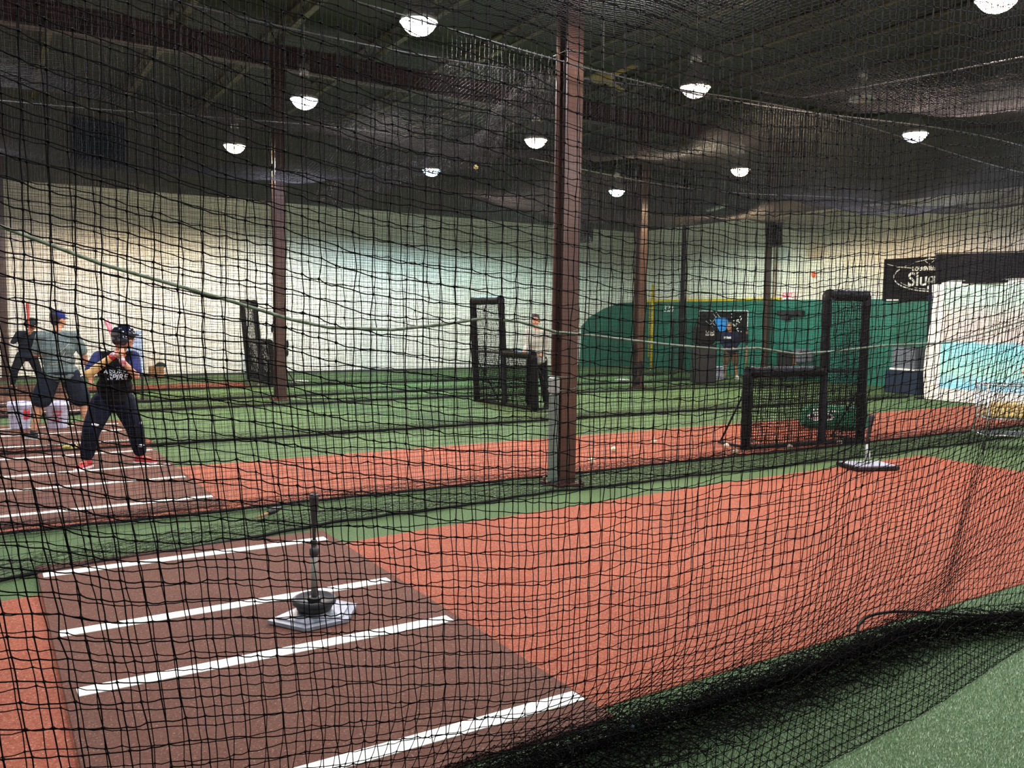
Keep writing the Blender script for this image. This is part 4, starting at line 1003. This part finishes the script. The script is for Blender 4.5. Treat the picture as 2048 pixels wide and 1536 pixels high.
# upright frame at the screen's left edge
t=thing('screen_post','dark upright post holding the left edge of the projection screen','post',(18.2,11.25,0))
b=MB(); b.tube([(0,0,0),(0,0,2.75)],.03,10); b.box((0,0,.02),(.3,.3,.04)); b.build('post',M['greypost'],t)
t=thing('storage_cabinet','grey cabinet with a dark lower half, between the green wall and projection screen','cabinet',(19.3,12.35,0))
b=MB(); b.box((0,0,.84),(.6,.62,.56),bev=.02); b.build('upper_body',M['grey_cabinet'],t)
b=MB(); b.box((0,0,.28),(.66,.9,.56),bev=.02); b.build('lower_body',M['dkblue'],t)
b=MB(); b.box((-.04,0,.59),(.6,.66,.05),bev=.01); b.build('shelf',M['white'],t)
# black cabinet / pitching machine stand
t=thing('equipment_cabinet','tall black equipment cabinet with a hooded top, left of the man in the hoodie','cabinet',(16.85,16.9,0),-.55)
b=MB(); b.box((0,0,.50),(.62,.5,1.0),bev=.03); bd=b.build('body',M['black'],t)
b=MB(); b.box((.1,-.256,.72),(.16,.01,.06)); b.build('door_badge',M['greypost'],bd)
b=MB(); b.box((0,0,1.03),(.58,.46,.05),bev=.01); b.build('top_tray',M['greypost'],t)
b=MB(); b.box((0,0,1.30),(.54,.42,.48),bev=.06); b.build('hood',M['black_vinyl'],t)
text_mesh('BSB 22',.14,Matrix.Translation((.06,-.218,1.38))@Matrix.Rotation(PI/2,4,'X'),'hood_lettering',M['white'],t,bold=.003) if False else None
b=MB()
for i in range(14): b.box((.0+.035*(i%7),-.214,1.40-.07*(i//7)+random.uniform(-.01,.01)),(.018,.006,.045),rz=0)
b.build('hood_lettering',M['white'],t)
b=MB(); 
for s in(-1,1): b.tube([(s*.27,.05,1.5),(s*.15,.0,1.85),(.0,0,1.92)],.014,8)
b.build('hood_frame',M['greypost'],t)
# small frame behind it
t=thing('netted_frame','dark netted frame leaning behind the left side of the black cabinet','pitching screen',(17.1,17.9,0),-.9)
b=MB(); b.tube([(-.35,0,.03),(-.35,0,1.75),(.35,0,1.75),(.35,0,.03),(-.35,0,.03)],.03,8); b.tube([(-.35,0,.03),(-.35,.5,.03)],.02,8); b.tube([(.35,0,.03),(.35,.5,.03)],.02,8); b.build('frame',M['black'],t)
xs=np.arange(-.34,.35,.04); zs=np.arange(.05,1.75,.04); Xg,Zg=np.meshgrid(xs,zs,indexing='ij'); g=np.stack([Xg,0*Xg,Zg],-1)
me=np_mesh('frame_net',[tubes_np(g,.0042),tubes_np(g.transpose(1,0,2),.0042)]); me.materials.append(M['twine']); o=bpy.data.objects.new('frame_net',me); COL.objects.link(o); o.parent=t
# yellow broom-like pole beside hoodie man
t=thing('padded_stand','thin stand with tan padding against the green wall, right of the printed banner','stand',(20.35,18.55,0))
b=MB(); b.tube([(0,0,.02),(0,0,1.45)],.025,8); b.box((0,0,.015),(.3,.3,.03)); b.build('post',M['greypost'],t)
b=MB(); b.tube([(0,0,.15),(0,0,.95)],.04,10); b.ell((0,0,1.35),(.04,.04,.06)); b.build('padding',M['tan'],t)
# ball machine seat area behind big screen
t=thing('pitching_machine','grey and black pitching machine standing before the green wall, behind the large screen','machine',(20.0,16.4,0),-.5)
b=MB(); b.box((-.3,0,.62),(.34,.4,.55),bev=.04); b.build('motor_housing',M['black'],t)
b=MB(); b.box((.22,0,.72),(.5,.4,.42),bev=.05); b.build('ball_hopper',M['grey_cabinet'],t)
b=MB(); 
for (x,y) in ((-.35,-.2),(-.35,.2),(.35,0)): b.tube([(x*.4,y*.3,.5),(x,y,.01)],.02,8)
b.build('tripod_legs',M['greypost'],t)
b=MB(); b.tube([(-.05,-.1,.6),(-.05,.1,.6)],.14,20); b.build('wheel',M['tan'],t)
# green bag
t=thing('equipment_bag','dark green bag with a white oval logo, behind the large pitching screen','bag',(11.55,8.65,.006),-.95)
b=MB(); b.box((0,0,.18),(1.0,.40,.36),bev=.07); t=b.build('bag_body',M['green_bag'],t)
b=MB(); 
pts=[(-.2+.2*math.cos(a),.205+.075*math.sin(a)) for a in np.linspace(0,2*PI,24,endpoint=False)]
b.poly(pts,0,.006,T=Matrix.Translation((0,-.2,0))@Matrix.Rotation(PI/2,4,'X')); b.build('logo_oval',M['white'],t)
b=MB()
for i in range(8): b.box((-.34+.04*i,-.208,.205+.012*math.sin(i)),(.022,.004,.055))
b.build('logo_lettering',M['black'],t)
b=MB()
for i in range(9): b.box((-.30+.045*i,-.205,.315-.002*i),(.028,.006,.03))
b.build('white_lettering',M['white'],t)
b=MB(); b.tube([(-.2,-.1,.35),(-.15,-.1,.42),(.15,-.1,.42),(.2,-.1,.35)],.012,6); b.build('carry_strap',M['black'],t)
# pale blue board on stand, behind batter
t=thing('strike_zone_board','pale blue board on a black stand, right behind the batter','board',(2.55,17.6,0),.1)
b=MB(); b.box((-.1,0,.95),(.42,.03,.85),bev=.01); b.build('board_panel',M['blueboard'],t)
b=MB(); b.tube([(.1,.02,.0),(.1,.02,.9)],.022,8); b.box((.1,.02,.02),(.3,.3,.03)); b.build('stand',M['black'],t)
t=thing('storage_box','small tan box topped by a dark bag, against the long white wall','box',(3.95,24.0,0))
b=MB(); b.box((0,0,.16),(.34,.3,.3),bev=.01); b.build('box_body',M['tan'],t)
b=MB(); b.ell((.1,-.05,.33),(.13,.1,.09)); b.build('dark_bag',M['cap_dark'],t)
# white plates on the turf
b=MB(); b.poly([(-.2,-.1),(0,-.22),(.2,-.1),(.2,.15),(-.2,.15)],0,.02); o=b.build('home_plate',M['white']); o.location=(7.0,21.4,0); o.rotation_euler.z=1; tag(o,'white home plate lying on the far turf right of the second column','home plate')
b=MB(); b.poly([(-.2,-.1),(0,-.22),(.2,-.1),(.2,.15),(-.2,.15)],0,.02); o=b.build('home_plate',M['white']); o.location=(15.4,18.6,0); o.rotation_euler.z=.5; tag(o,'white home plate lying on the turf right of the third column','home plate')
# brush on green strip
t=thing('hand_brush','small black brush with a tan handle lying on the green strip behind the tee','brush',(2.03,7.03,.02),.5)
b=MB(); b.tube([(-.02,0,.02),(.05,.0,.03),(.13,.0,.035)],[.02,.03,.012],10); b.build('brush_head',M['black'],t)
b=MB(); b.tube([(-.16,0,.012),(-.08,0,.012),(-.02,0,.02)],[.006,.014,.012],8); b.build('handle',M['tan'],t)

# ------------------------------------------------------------------ ball cart
t=thing('ball_cart','wheeled wire ball cart full of yellow balls at the right edge','cart',(12.02,6.20,0),-.75)
b=MB(); w,d=.36,.25
def loop(z,w_,d_,r): b.tube([(-w_,-d_,z),(w_,-d_,z),(w_,d_,z),(-w_,d_,z),(-w_,-d_,z)],r,8)
loop(.88,w,d,.012); loop(.42,w*.9,d*.9,.010); loop(.2,w*1.05,d*1.05,.010)
for sx in(-1,1):
    for sy in(-1,1): b.tube([(sx*w,sy*d,.92),(sx*w*.9,sy*d*.9,.42),(sx*w*1.08,sy*d*1.08,.07)],.013,8)
b.build('cart_frame',M['chrome'],t)
b=MB()
for i in range(-8,9):
    x=w*.92*i/8; b.tube([(x,-d*.95,.88),(x*.95,-d*.88,.42),(x*.95,d*.88,.42),(x,d*.95,.88)],.003,4)
for i in range(-5,6):
    y=d*.92*i/5; b.tube([(-w*.95,y,.88),(-w*.88,y*.95,.42),(w*.88,y*.95,.42),(w*.95,y,.88)],.003,4)
for z in (.52,.62,.72,.80): 
    f=1-.1*(.88-z)/.46; b.tube([(-w*f,-d*f,z),(w*f,-d*f,z),(w*f,d*f,z),(-w*f,d*f,z),(-w*f,-d*f,z)],.003,4)
b.build('wire_basket',M['chrome'],t)
for sx in(-1,1):
    for sy in(-1,1):
        q=MB(); q.tube([(sx*w*1.08-.012,sy*d*1.08,.035),(sx*w*1.08+.012,sy*d*1.08,.035)],.035,14); q.build('caster',M['black'],t)
b=MB(); b.box((0,0,.2),(w*1.9,d*1.9,.02)); b.build('lower_tray',M['black'],t)
Rz=Matrix.Rotation(-.75,4,'Z'); C0=V((12.02,6.20,0)); cnt=0
for lz,(nx_,ny_,off) in enumerate(((7,5,0),(6,4,0),(5,3,0))):
    for i in range(nx_):
        for j in range(ny_):
            x=(i-(nx_-1)/2)*.084; y=(j-(ny_-1)/2)*.084; p=C0+Rz@V((x+random.uniform(-.003,.003),y+random.uniform(-.003,.003),0)); cnt+=1
            ball(p.x,p.y,.47+lz*.062+random.uniform(0,.004),'yellow ball heaped in the wire ball cart','yellow balls in the cart',yellow=True,seam=False,s=1.1).data=bt

# ------------------------------------------------------------------ world, camera, view
w=bpy.data.worlds.new('World'); scn.world=w; w.use_nodes=True; w.node_tree.nodes['Background'].inputs[0].default_value=(.02,.022,.025,1); w.node_tree.nodes['Background'].inputs[1].default_value=.3
F=1693.3; PITCH=.07728; ROLL=.0133; A=math.radians(57.807)
fw=V((math.cos(A),math.sin(A),0)); rt=V((math.sin(A),-math.cos(A),0)); up=V((0,0,1))
f=fw*math.cos(PITCH)-up*math.sin(PITCH); u=up*math.cos(PITCH)+fw*math.sin(PITCH)
r=rt*math.cos(ROLL)+u*math.sin(ROLL); u2=u*math.cos(ROLL)-rt*math.sin(ROLL)
cd=bpy.data.cameras.new('camera'); cam=bpy.data.objects.new('camera',cd); COL.objects.link(cam)
cam.matrix_world=Matrix(((r.x,u2.x,-f.x,0),(r.y,u2.y,-f.y,0),(r.z,u2.z,-f.z,1.7),(0,0,0,1)))
cd.sensor_width=36; cd.sensor_fit='HORIZONTAL'; cd.lens=F/2048*36; cd.clip_start=.05; cd.clip_end=200
scn.camera=cam
vs_=scn.view_settings; vs_.view_transform='Standard'; vs_.look='None'; vs_.gamma=1; vs_.use_curve_mapping=False; vs_.exposure=0.42
